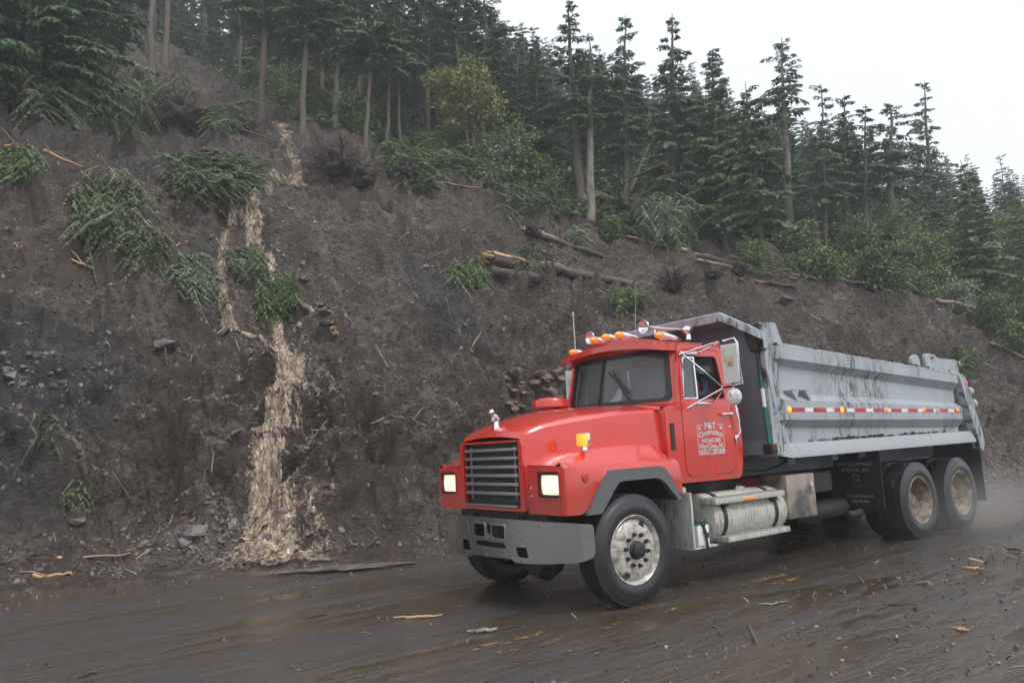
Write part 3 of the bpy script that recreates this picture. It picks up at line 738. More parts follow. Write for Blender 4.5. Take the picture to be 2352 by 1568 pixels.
# the forest that fills the slope: a dozen meshes, copied
protoA = [conifer(200+i, H, cb, Rc, .10, sparse=sp, dens=1.15, wmul=.95, wind=wi, topfl=tf) for i, (H, cb, Rc, sp, wi, tf) in enumerate([(12, .08, 1.75, .85, 0, .2), (14, .22, 1.7, .7, .2, .35), (10, .05, 1.7, .95, 0, .15), (16, .30, 1.9, .75, 0, .3), (13, .14, 1.5, .85, .15, .1), (14, .35, 1.6, .6, .1, .4), (11, .10, 1.4, .9, 0, .25)])]
protoB = [conifer(220+i, H, cb, Rc, .10, sparse=.85, dens=1.1, wmul=1.0) for i, (H, cb, Rc) in enumerate([(17, .32, 1.9), (18, .42, 1.9), (15, .28, 1.7), (16, .5, 1.8)])]
protoC = [conifer(240+i, H, cb, Rc, .10, sparse=1., dens=.95, wmul=1.4, matl='needle_lt') for i, (H, cb, Rc) in enumerate([(6.5, .05, 1.7), (5, .04, 1.6), (8, .08, 1.7)])]
def r_label(u, front):
    names = [(1180, 'left of the pale green alder'), (1330, 'between the alder and the thick-trunked conifer'), (1560, 'between the thick-trunked conifer and the tall ragged hemlock'),
             (1800, 'between the ragged hemlock and the windblown flagged one'), (2050, 'between the flagged hemlock and the flat-topped one'), (9999, 'right of the flat-topped hemlock')]
    nm = next(n for lim, n in names if u < lim)
    return ('dark conifer at the slide edge ' if front else 'dark conifer deep in the stand ')+nm, 'conifers '+('at the slide edge ' if front else 'deep in the stand ')+nm
GR = {'L': ('dark conifer in the dense stand left of the mud scar', 'conifers left of the mud scar'),
      'M': ('tall conifer in the misty stand above the head of the slide', 'conifers above the slide'),
      'R': ('dark conifer in the thick stand right of the slide', 'conifers right of the slide'),
      'F': ('faint conifer on the far misty ridge at the right edge', 'conifers on the far misty ridge'),
      'Y': ('young bright green conifer along the forest edge', 'young conifers along the forest edge')}
def try_tree(x, y, mind):
    for a, b in TREES:
        if (a-x)**2+(b-y)**2 < mind*mind: return False
    TREES.append((x, y)); return True
def in_view(x, y, z, mx=1.0):
    d = Vector((x, y, z))-Vector(CAM); w = d.dot(_f)
    if w < 1: return False
    u = 1176+FPX*d.dot(_r2)/w; return -180 < u < 2560
cnt = 0
rng = np.random.default_rng(3)
for it in range(9000):
    if cnt >= 286: break
    far = it > 5200
    if far: x = rng.uniform(-150, -45); s = rng.uniform(2, 60)
    else: x = rng.uniform(-62, 14); s = rng.uniform(1, 62)
    y = float(toe(x))-s
    mk = float(slide_mask(np.array([x]), np.array([y]))[0])
    if mk > -.9: continue
    z = float(base_h(np.array([x]), np.array([y]))[0][0])
    if not in_view(x, y, z+5): continue
    dist = math.hypot(x-CAM[0], y-CAM[1])
    if s > 48 and dist < 75 and rng.random() < .4: continue
    edge = -mk
    if not try_tree(x, y, 1.25 if edge < 9 else 2.3 if not far else 4.0): continue
    p, _ = drop(x, y)
    if p.z < .1 and s > 3: p = Vector((x, y, z))
    p.z -= .1
    if far or x < -62: key = 'F'; pr = protoA; sc_ = rng.uniform(.75, 1.15)
    elif edge < 4 and rng.random() < .42: key = 'Y'; pr = protoC; sc_ = rng.uniform(.6, 1.15)
    elif x > 1.5: key = 'L'; pr = protoA+protoB; sc_ = rng.uniform(.85, 1.3)
    elif x > -14: key = 'M'; pr = protoB+protoA[:1]+protoA[3:4]; sc_ = rng.uniform(.8, 1.12)
    else: key = 'R'; pr = protoA; sc_ = rng.uniform(.55, .95)
    me = pr[rng.integers(0, len(pr))]
    dd = p-Vector(CAM); ub = 1176+FPX*dd.dot(_r2)/dd.dot(_f); vb = 784-FPX*dd.dot(_u2)/dd.dot(_f)
    if ub > 1130:      # the stand thins out and gets lower towards the right skyline
        top = np.interp(ub, [1130, 1200, 1300, 1500, 1620, 1700, 1850, 2000, 2100, 2200, 2352, 2600], [-60, 20, 50, 95, 105, 170, 205, 240, 270, 315, 335, 370])+abs(rng.normal(0, 30))
        Hm = max(v_[2] for v_ in (me[0].vertices[i].co for i in range(0, len(me[0].vertices), 9)))
        sc_ = float(np.clip((vb-top)*dd.dot(_f)/FPX/Hm, .22, 1.5))*rng.uniform(.8, 1.)
        if 1290 < ub < 1620 and 440 < vb < 600: continue
    lab, grp = GR[key]; wd = (1.2 if ub > 1130 else 1.1)*rng.uniform(.85, 1.2)
    if key in 'RM':
        dd = p-Vector(CAM); uu = 1176+FPX*dd.dot(_r2)/dd.dot(_f)
        if key == 'R': lab, grp = r_label(uu, edge < 4)
        elif edge < 4: lab, grp = 'bare-trunked conifer in the front row above the head of the slide', 'front row conifers above the slide'
    place_tree('young_conifer' if key == 'Y' else 'conifer_tree', me, p, rng.uniform(0, 6.28), sc_, lab, 'tree', grp, (rng.normal(0, .02), rng.normal(0, .02))).scale = (sc_*wd, sc_*wd, sc_)
    cnt += 1
protoS = [broadleaf(300+i, H, Rc, m_, stems=7, nleaf=3800, leaf=.11, low=.0) for i, (H, Rc, m_) in enumerate([(2.6, 1.6, 'alder'), (3.4, 1.8, 'alder'), (2.0, 1.3, 'needle_lt'), (2.4, 1.5, 'alder_y')])]
n = 0; it = 0
while n < 40 and it < 6000:
    it += 1; x = rng.uniform(-46, 3); s = rng.uniform(1, 26); y = float(toe(x))-s; mk = float(slide_mask(np.array([x]), np.array([y]))[0])
    if not (-5.5 < mk < -.3): continue
    if not in_view(x, y, float(base_h(np.array([x]), np.array([y]))[0][0])) or not try_tree(x, y, 1.1): continue
    p, _ = drop(x, y); dd = p-Vector(CAM); uq, vq = 1176+FPX*dd.dot(_r2)/dd.dot(_f), 784-FPX*dd.dot(_u2)/dd.dot(_f)
    if 1290 < uq < 1640 and 430 < vq < 640: continue
    k_ = int(rng.integers(0, 3)) if x > -28 else int(rng.integers(0, 4))
    left = x > -14
    place_tree('understory_shrub', protoS[k_], p, rng.uniform(0, 6), rng.uniform(.5, 1.1), 'leafy shrub at the foot of the trees '+('above the head of the slide' if left else 'right of the slide'), 'shrub', 'understory shrubs '+('above the slide' if left else 'right of the slide')); n += 1
# the rows behind, past the ones that can be told apart: one mass
def far_forest():
    V = []; T = []; lo = []; n = 0; tr_ = 0
    for sd in range(3):
        rg = np.random.default_rng(400+sd); Q = []; tt = []; H = 11+sd*2; z = H*.12
        while z < H*.98:
            t = z/H; L0 = 1.9*(1-t)**.85+.15
            for k_ in range(4):
                q, tp = branch_quads(rg, z, rg.uniform(0, 6.28), L0*rg.uniform(.6, 1.2), .15+.2*t, .4, .45, 1.7); Q.append(q); tt.append(tp)
            z += rg.uniform(.4, .6)
        th = np.linspace(0, 6.283, 6); st = np.array([[(.1*math.cos(a), .1*math.sin(a), 0), (.1*math.cos(b), .1*math.sin(b), 0), (0, 0, H), (0, 0, H)] for a, b in zip(th[:-1], th[1:])])
        Q = np.concatenate(Q+[st]); lo.append((Q, np.concatenate(tt+[np.zeros(5)]), H))
    rg = np.random.default_rng(44)
    while n < 300 and tr_ < 14000:
        tr_ += 1; x = rg.uniform(-75, 13); s = rg.uniform(9, 75); y = float(toe(x))-s; mk = float(slide_mask(np.array([x]), np.array([y]))[0])
        if mk > -6.5: continue
        z = float(base_h(np.array([x]), np.array([y]))[0][0])
        if not in_view(x, y, z+5) or not try_tree(x, y, 1.9): continue
        p = Vector((x, y, z)); dd = p-Vector(CAM); ub = 1176+FPX*dd.dot(_r2)/dd.dot(_f); vb = 784-FPX*dd.dot(_u2)/dd.dot(_f); Q, tt, H = lo[n % 3]; sc_ = rg.uniform(.7, 1.2)
        if ub > 1130:
            top = np.interp(ub, [1130, 1200, 1300, 1500, 1620, 1700, 1850, 2000, 2100, 2200, 2352, 2600], [-60, 30, 55, 110, 120, 190, 225, 265, 300, 330, 350, 380])+abs(rg.normal(0, 30)); sc_ = float(np.clip((vb-top)*dd.dot(_f)/FPX/H, .2, 2.1))*rg.uniform(.85, 1.)
        a = rg.uniform(0, 6.28); c, s_ = math.cos(a), math.sin(a); q = Q*sc_; V.append(np.stack([q[..., 0]*c-q[..., 1]*s_+x, q[..., 0]*s_+q[..., 1]*c+y, q[..., 2]+z-.1], -1)); T.append(tt); n += 1
    me = crown_mesh('forest', np.concatenate(V), np.concatenate(T), MT['needle']); tag(link('forest', me), 'dense mass of conifers in the rows behind the nearer trees', kind='stuff')
far_forest()
print('fill trees', cnt)
# ------------------------------------------------------------------ the dump truck (front axle at x = 0, heading +x)
TO = Vector((-3.4, 0, 0))
truck = empty('dump_truck', TO, 'red dump truck with a mud-streaked grey dump body driving along the wet road', 'dump truck')
def part(mb, name, m, parent=None, sharp=35, label=None):
    o = mb.build(name, m, parent or truck, TO, sharp)
    if label: o['label'] = label
    return o
def rpoly(pts, r, n=4):
    """round the corners of a polygon; r is one radius or one per corner"""
    out = []; N_ = len(pts)
    for i in range(N_):
        p = Vector(pts[i]); a = Vector(pts[i-1])-p; b = Vector(pts[(i+1) % N_])-p
        rr = r[i] if isinstance(r, (list, tuple)) else r
        rr = min(rr, a.length*.45, b.length*.45)
        if rr <= 0: out.append(tuple(p)); continue
        a.normalize(); b.normalize()
        for k in range(n+1):
            t = k/n; q = (p+a*rr)*(1-t)**2+p*2*t*(1-t)+(p+b*rr)*t*t; out.append(tuple(q))
    return out
def rrect(x0, y0, x1, y1, r, n=4): return rpoly([(x0, y0), (x1, y0), (x1, y1), (x0, y1)], r, n)
def I(x, xs, ys):
    return float(np.interp(x, xs, ys))
ident = lambda u, v, w: (u, v, w)

# --- hood with its two front wings, one moulding
def hood_w(x): return I(x, [-1.0, -.3, .3, .88], [.92, .84, .70, .575])
def hood_z(x): return I(x, [-1.0, -.3, .25, .50, .68, .80, .86, .90], [1.985, 1.97, 1.925, 1.885, 1.845, 1.80, 1.765, 1.71])
hood = MB(); rows = []
xs = [-.80, -.78, -.6, -.3, 0, .25, .4, .55, .68, .76, .82, .86, .885, .90]
for x in xs:
    w, z = hood_w(x), hood_z(x); r = I(x, [-.8, .3, .9], [.07, .10, .05]); c = I(x, [-.8, .4, .9], [.085, .085, .035])
    half = []
    for t in np.linspace(0, 1, 7)[:-1]: half.append(((w-r)*t, z+c*(1-t*t)))
    for a in np.linspace(0, math.pi/2, 5): half.append((w-r+r*math.sin(a), z-r+r*math.cos(a)))
    half += [(w+.012, z-.22), (w+.03, 1.45 if x < .6 else 1.40), (w+.03, 1.36 if x < .66 else 1.0)]
    full = [(-y, zz) for y, zz in reversed(half[1:])]+half
    rows.append([(x, y, zz) for y, zz in full])
hood.grid(rows)
# nose around the grille
hood.plate([(p[0], p[1]) for p in rpoly([(-.60, .975), (.60, .975), (.585, 1.70), (-.585, 1.70)], [.03, .03, .06, .06])],
           [rpoly([(-.525, 1.005), (-.525, 1.675), (.525, 1.675), (.525, 1.005)], .02)], .05, lambda u, v, w: (.865+w, u, v+.04*max(0, (v-1.6))*(1-(u/.6)**2)))
def fender(sg):
    X = [.862, .85, .82, .77, .70, .62, .55, .48, .43, .38, .33, .2, .05, -.1, -.25, -.40, -.48, -.54, -.60, -.66, -.71, -.735]
    zb = lambda x: I(x, [-.735, -.70, -.56, -.44, .33, .43, .61, .64, .645, .9], [1.05, 1.04, 1.26, 1.34, 1.35, 1.25, 1.0, .955, .955, .955])
    rws = []
    for x in X:
        zt = I(x, [-.735, -.70, -.55, -.1, .3, .6, .75, .862], [1.41, 1.44, 1.585, 1.60, 1.585, 1.545, 1.49, 1.435])
        ze = I(x, [-.735, -.6, 0, .862], [1.37, 1.385, 1.40, 1.42]); ye = I(x, [-.7, .6, .77, .82, .85, .862], [1.175, 1.165, 1.16, 1.155, 1.145, 1.13])
        zt = max(zt, ze+.015); b = zb(x)
        ys = ye+I(x, [.7, .85, .862], [.045, .03, .012])
        r = [(x, sg*(hood_w(x)-.03), zt+.01), (x, sg*(hood_w(x)+.04), zt+.002), (x, sg*.98, zt-.004), (x, sg*1.02, zt-.015), (x, sg*(ye-.02), ze+.035), (x, sg*ye, ze+.012),
             (x, sg*(ye+.016), ze-.012), (x, sg*(ys-.012), max(ze-.07, b+.01)), (x, sg*ys, max(1.22, b)), (x, sg*(ys-.005), b), (x, sg*(ys-.06), b)]
        rws.append(r)
    hood.grid(rws)
    # rear edge panel under the wing tail
    hood.plate([(sg*.60, .955), (sg*1.14, .955), (sg*1.14, 1.425), (sg*.60, 1.43)][::sg],
               [rrect(min(sg*.755, sg*1.165), 1.095, max(sg*.755, sg*1.165), 1.395, .05)] if False else [rpoly([(sg*.755, 1.10), (sg*.755, 1.385), (sg*1.125, 1.385), (sg*1.125, 1.10)], .04)], .02, lambda u, v, w: (.85+w, u, v))
for sg in (1, -1): fender(sg)
ho = part(hood, 'hood', MT['red'], sharp=19)
# headlight boxes stand out to the wing's outer corner
g = MB()
g.box((.835, 0, 1.34), (.02, 1.06, .70)); part(g, 'radiator_core', MT['black'], ho)
g = MB()
for z in (1.605, 1.515, 1.425, 1.335, 1.245, 1.15):
    g.box((.895, .0, z), (.035, 1.0, .034), .006)
for y in (-.41, .42): g.box((.875, y, 1.36), (.02, .022, .56), .004)
g.box((.905, -.02, 1.022), (.03, .98, .022), .005); part(g, 'grille', MT['bar'], ho)
fl = []
for sg in (1, -1):
    g = MB()
    outer = [(.645, .945), (.43, 1.255), (.335, 1.335), (.29, 1.355), (-.38, 1.355), (-.46, 1.335), (-.55, 1.245), (-.705, .985)]
    inner = [(-.635, .985), (-.47, 1.165), (-.38, 1.225), (-.34, 1.235), (.17, 1.235), (.215, 1.22), (.285, 1.15), (.465, .945)]
    g.plate(outer+inner, [], .055, lambda u, v, w, sg=sg: (u, sg*(1.175+w*1.2), v))
    b = bmesh.new()
    part(g, 'fender_flare', MT['flare'], ho, sharp=50)
    g = MB(); g.plate([(.62, .96), (.33, 1.34), (-.42, 1.34), (-.68, 1.0), (-.60, 1.0), (-.38, 1.26), (.28, 1.26), (.52, .96)], [], .70, lambda u, v, w, sg=sg: (u, sg*(.46+w), v-.01)); part(g, 'wheel_arch_liner', MT['black'], ho)
# hood ornament: a small standing chrome dog
g = MB(); g.lathe([(.0, -.02), (.035, -.02), (.026, .07), (.0, .075)], (.80, 0, 1.845), (0, 0, 1), 12)
g.tube([(.765, 0, 1.945), (.80, 0, 1.96), (.84, 0, 1.985)], [.018, .026, .022], 8)
g.lathe([(0, -.03), (.022, -.02), (.03, 0), (.024, .02), (0, .028)], (.855, 0, 2.015), (1, 0, .1), 10)
g.box((.882, 0, 2.008), (.022, .03, .018), .005)
for y in (-.014, .014):
    g.tube([(.84, y, 1.975), (.845, y, 1.915)], [.012, .008], 6); g.tube([(.775, y, 1.95), (.765, y, 1.915)], [.012, .008], 6); g.box((.85, y*1.5, 2.042), (.01, .008, .012), .002)
part(g, 'hood_ornament', MT['chrome'], ho)
# small white number and round reflector on the wing
def text_mesh(s, size, extr=.0015, align='CENTER'):
    c = bpy.data.curves.new('t', 'FONT'); c.body = s; c.size = size; c.extrude = extr; c.align_x = align; c.offset = size*.018
    o = bpy.data.objects.new('t', c); COL.objects.link(o); dg = bpy.context.evaluated_depsgraph_get()
    me = bpy.data.meshes.new_from_object(o.evaluated_get(dg)); bpy.data.objects.remove(o); bpy.data.curves.remove(c)
    V = [tuple(v.co) for v in me.vertices]; F = [tuple(p.vertices) for p in me.polygons]; bpy.data.meshes.remove(me); return V, F
def put_text(mb, s, size, f, sx=1, width=None):
    V, F = text_mesh(s, size)
    if width: sx = width/(max(v[0] for v in V)-min(v[0] for v in V))
    mb.add([f(v[0]*sx, v[1], v[2]) for v in V], F)
g = MB(); put_text(g, '360.', .07, lambda u, v, w: (-.755+v, 1.003, 1.27+u) if False else (-.80-v, 1.004+w, 1.30-u)); part(g, 'wing_number', MT['decal'], ho)
g = MB(); g.lathe([(0, .012), (.04, .012), (.045, 0)], (.62, 1.208, 1.30), (0, 1, 0), 16); g.lathe([(0, .02), (.01, .018), (.012, .012)], (.62, 1.208, 1.30), (0, 1, 0), 8); part(g, 'side_reflector', MT['red'], ho)
g = MB()
for y, z in [(-.60, 1.17), (-.60, 1.10), (-.66, 1.21), (-.66, 1.13), (.60, 1.17), (.60, 1.10), (.66, 1.21), (.66, 1.13)]:
    g.lathe([(0, .012), (.012, .01), (.014, 0)], (.872, y, z), (1, 0, 0), 8)
part(g, 'hood_rivets', MT['chrome'], ho)
for sg in (1, -1):
    h = MB(); yc = sg*.94
    # red surround with a flared frame, black ring inside
    h.plate(rrect(yc-.188, 1.098, yc+.188, 1.388, .04), [rrect(yc-.168, 1.118, yc+.168, 1.372, .03)][::1], .03, lambda u, v, w: (.85+w, u, v))
    b = part(h, 'headlight', MT['red'])
    h = MB(); h.plate(rrect(yc-.17, 1.116, yc+.17, 1.374, .03), [rrect(yc-.145, 1.148, yc+.145, 1.340, .022)], .045, lambda u, v, w: (.82+w, u, v)); h.box((.815, yc, 1.245), (.01, .33, .25)); part(h, 'bezel', MT['black'], b)
    h = MB(); P = [[(.835+.022*(1-(a*a+c*c)*.5), yc+a*.147, 1.244+c*.098) for a in np.linspace(-1, 1, 9)] for c in np.linspace(-1, 1, 9)]
    h.grid(P); part(h, 'lens', MT['headlens'], b)
    h = MB()
    for dy in (-.075, .07): h.lathe([(0, .006), (.016, .004), (.02, 0)], (.857, yc+dy, 1.24), (1, 0, 0), 10)
    part(h, 'bulb', MT['bulb'], b)
    # amber turn lamp on the wing
    t_ = MB(); y0 = sg*1.05
    t_.box((.50, y0, 1.665), (.075, .10, .125), .02); b = part(t_, 'turn_signal', MT['amber_lit'], label=None)
    t_ = MB(); t_.box((.45, y0, 1.665), (.035, .11, .135), .012); t_.lathe([(.03, 0), (.025, .05)], (.47, y0, 1.56), (0, 0, 1), 10); part(t_, 'housing', MT['chrome'], b)

# --- bumper
g = MB()
def bump_map(u, v, w):
    a = abs(u); sg = 1 if u >= 0 else -1; x = .965-.19*(min(a, 1.18)/1.24)**2.2
    if a <= 1.18: return (x-w, u, v)
    q = (a-1.18)/.07
    if q < math.pi/2: return (x-.07*(1-math.cos(q))-w*math.cos(q), sg*(1.18+(.07-w)*math.sin(q)), v)
    return (x-.07-(a-1.18-.11), sg*(1.25-w), v)
bo = [(-1.42, .63), (-1.22, .575), (-.86, .47), (.0-.50, .455), (-.40, .455), (-.37, .49), (.37, .505), (.42, .475), (.62, .475), (.86, .49), (1.17, .515), (1.42, .555), (1.42, .86), (1.20, .885), (0, .905), (-1.20, .885), (-1.42, .86)]
holes = [rrect(-.285, .70, -.075, .83, .02), rrect(-.035, .735, .035, .83, .01), rrect(.075, .70, .285, .83, .02),
         rpoly([(-.26, .655), (.26, .655), (.30, .60), (-.24, .60)], .01), rpoly([(-.58, .64), (-.44, .64), (-.38, .53), (-.58, .53)], .02), rpoly([(.44, .63), (.60, .63), (.62, .53), (.48, .53)], .02)]
g.plate(rpoly(bo, [.05, .05, .05, .02, .02, .02, .02, .02, .02, .05, .05, .06, .05, .05, .02, .05, .05]), [h[::-1] for h in holes], .012, bump_map, cu=list(np.linspace(-1.2, 1.2, 25))+[s_*c_ for s_ in (1, -1) for c_ in (1.18, 1.2, 1.22, 1.24, 1.26, 1.28, 1.292)])
# folded top and bottom lips give it depth
for zz, dz in ((.89, .0),):
    g.grid([[(bump_map(u, 0, 0)[0]-.006-d, u*(1-.03*d), zz+.010-.02*abs(u/1.24)+0*d) for u in np.linspace(-1.18, 1.18, 30)] for d in (0, .07)])
bp = part(g, 'bumper', MT['grey_steel'], sharp=50)
g = MB()
for y0, y1, z0, z1 in [(-.285, -.075, .70, .83), (.075, .285, .70, .83)]:
    g.plate(rrect(y0-.012, z0-.012, y1+.012, z1+.012, .02), [rrect(y0, z0, y1, z1, .015)][::1], .012, lambda u, v, w: (.962+w-.19*abs(u/1.24)**2.2, u, v))
part(g, 'tow_slot_trim', MT['chrome'], bp)
g = MB(); g.box((.80, 0, .66), (.05, 1.7, .40)); g.box((.6, .42, .78), (.6, .07, .28)); g.box((.6, -.42, .78), (.6, .07, .28)); g.box((.70, 0, .93), (.2, 1.6, .10)); part(g, 'bumper_bracket', MT['frame'], bp)
for y, z in ((.50, .80), (.52, .70), (-.50, .80), (-.52, .70), (-.72, .84), (.78, .845)):
    g = MB(); g.lathe([(0, .012), (.012, .010), (.016, 0)], (bump_map(y, z, 0)[0], y, z), (1, 0, 0), 8); part(g, 'bolt', MT['rust'], bp)

# --- cab shell
def sy(z): return .992-.065*max(0, z-1.98)/.72-.0*z
cab = MB()
side = [(-.80, 1.13), (-.80, 1.94), (-.83, 1.99), (-1.05, 2.015), (-1.165, 2.69), (-1.20, 2.735), (-1.93, 2.745), (-1.985, 2.69), (-2.06, 2.0), (-2.115, 1.96), (-2.13, 1.45), (-2.08, 1.18), (-2.03, 1.12)]
door_o = [(-1.075, 1.185), (-1.075, 1.99), (-1.175, 2.655), (-1.88, 2.665), (-1.985, 1.99), (-1.975, 1.185)]
side_r = rpoly(side, [.04, .03, .03, .05, .05, .05, .07, .08, .06, .04, .15, .1, .08])
win = [(-1.125, 2.065), (-1.215, 2.575), (-1.83, 2.585), (-1.89, 2.065)]
for sg in (1, -1):
    cab.plate(side_r, [rpoly(door_o, [.13, .03, .05, .05, .03, .13])[::-1]], .04, lambda u, v, w, sg=sg: (u, sg*(sy(v)-.04+w), v), cv=(1.98,))
def wx(y, z): return -.845-.22*(y/.87)**2-.17*(z-2.08)
cab.plate(rpoly([(-.935, 1.99), (.935, 1.99), (.925, 2.73), (-.925, 2.73)], .05), [rpoly([(-.865, 2.075), (-.80, 2.66), (.80, 2.66), (.865, 2.075)], .07)], .04,
          lambda u, v, w: (wx(u, v)+w-.04, u, v), cu=np.linspace(-.92, .92, 21))
# cowl in front of the windscreen
ys = np.linspace(-.95, .95, 17)
cab.grid([[(-.76, y, 1.955+.07*(1-(y/.95)**2)) for y in ys], [(-.79, y, 1.985+.07*(1-(y/.95)**2)) for y in ys], [(wx(y, 2.03)+.01, y, 2.03+.03*(1-(y/.95)**2)) for y in ys], [(wx(y, 2.08)-.0, y, 2.09) for y in ys]])
for sg in (1, -1): cab.box((-.82, sg*.90, 1.55), (.05, .16, .84), .02)
# back wall and belt
cab.plate(rpoly([(-.98, 1.15), (.98, 1.15), (.985, 1.98), (.93, 2.73), (-.93, 2.73), (-.985, 1.98)], .06), [rrect(-.76, 2.08, .76, 2.62, .06)[::-1]], .03, lambda u, v, w: (-2.09+w+.10*max(0, v-2.0)/.7, u, v))
# roof
rv = []
for t in np.linspace(0, 1, 12):
    row = []
    for y in np.linspace(-1, 1, 19):
        yy = y*.935; x0 = wx(yy*.9, 2.72)-.0; x = x0+(-1.985-x0)*t
        z = 2.725+.135*(1-abs(y)**2.4)*(1-.35*max(0, t-.3)) - .05*max(0, (t-.9)/.1)
        row.append((x, yy, z))
    rv.append(row)
rv.insert(0, [(p[0]-.0, p[1], 2.70) for p in rv[0]]); rv.append([(p[0]-.01, p[1], 2.68) for p in rv[-1]])
cab.grid(rv)
# floor
cab.box((-1.45, 0, 1.16), (1.25, 1.9, .06))
co = part(cab, 'cab', MT['red'], sharp=35)
# sun visor lip over the windscreen
g = MB(); rows = []
for y in np.linspace(-1, 1, 25):
    yy = y*.865; a = abs(y)
    zt = 2.80-.075*a**1.8; xf = -.815-.045*a**2-(.09*(a-.93)/.07 if a > .93 else 0)
    rows.append([(-1.10-.05*a, yy*1.04, zt+.045*(1-a**2)+.0), (xf-.10, yy*1.01, zt+.012), (xf, yy, zt-.004), (xf+.006, yy, zt-.075), (xf-.012, yy, zt-.08), (-1.02-.14*a**2, yy, zt-.075)])
g.grid(rows); 
for sg in (1, -1): g.add([(xf_, sg*y_, z_) for xf_, y_, z_ in [(-.95, .865, 2.725), (-.94, .865, 2.645), (-1.22, .925, 2.64), (-1.22, .93, 2.73)]], [(0, 1, 2, 3)])
part(g, 'sun_visor', MT['red'], co, sharp=40)
# panels of glass
g = MB(); g.grid([[(wx(y*.88, z)-.012, y*.88, z) for y in np.linspace(-1, 1, 21)] for z in (2.06, 2.25, 2.45, 2.68)]); part(g, 'windscreen', MT['glass'], co)
g = MB()
ring_o = rpoly([(-.885, 2.055), (.885, 2.055), (.82, 2.68), (-.82, 2.68)], .08, 6); ring_i = rpoly([(-.83, 2.10), (.83, 2.10), (.77, 2.635), (-.77, 2.635)], .07, 6)
g.plate(ring_o, [ring_i[::-1]], .02, lambda u, v, w: (wx(u, v)-.005+w, u, v), cu=np.linspace(-.85, .85, 19))
g.plate([(-.014, 2.06), (.014, 2.06), (.014, 2.67), (-.014, 2.67)], [], .015, lambda u, v, w: (wx(u, v)-.005+w, u-.12+.08*(v-2.08), v)); part(g, 'windscreen_seal', MT['black'], co)
g = MB(); g.box((-2.045, 0, 2.35), (.006, 1.50, .52)); part(g, 'rear_window', MT['glass'], co)
for (b0, b1, tip, b2) in [((-1.05, .46, 2.045), (-1.0, .30, 2.20), (-.985, .13, 2.50), (-.98, .60, 2.27)), ((-.93, -.62, 2.045), (-.98, -.60, 2.28), (-1.02, -.50, 2.52), None)]:
    g = MB(); fx = lambda p: (wx(p[1], p[2])+.03, p[1], p[2])
    g.tube([fx(b0), fx(b1), fx(tip)], [.013, .010, .006], 6); g.box(fx(b0), (.05, .05, .035), .01)
    mid = [(b1[i]+tip[i])/2 for i in range(3)]; a_ = fx((0, mid[1]-.16, mid[2]+.12)) if b2 else fx((0, mid[1]-.03, mid[2]+.2)); c_ = fx((0, mid[1]+.17, mid[2]-.16)) if b2 else fx((0, mid[1]-.03, mid[2]-.2))
    g.tube([a_, c_], [.012, .012], 5); part(g, 'wiper', MT['black'], co)
g = MB(); g.plate(rrect(-.93, 1.50, -.865, 1.80, .012)[::1], [], .012, lambda u, v, w: (u, .988+w, v)); part(g, 'cowl_vent', MT['black'], co)
# roof antenna, aerials
g = MB(); g.tube([(-1.32, .10, 2.84), (-1.35, .10, 2.96)], [.012, .010], 6); g.tube([(-1.35, .10, 2.96), (-1.44, .10, 3.66)], [.004, .0025], 5); part(g, 'antenna', MT['steel'], co)
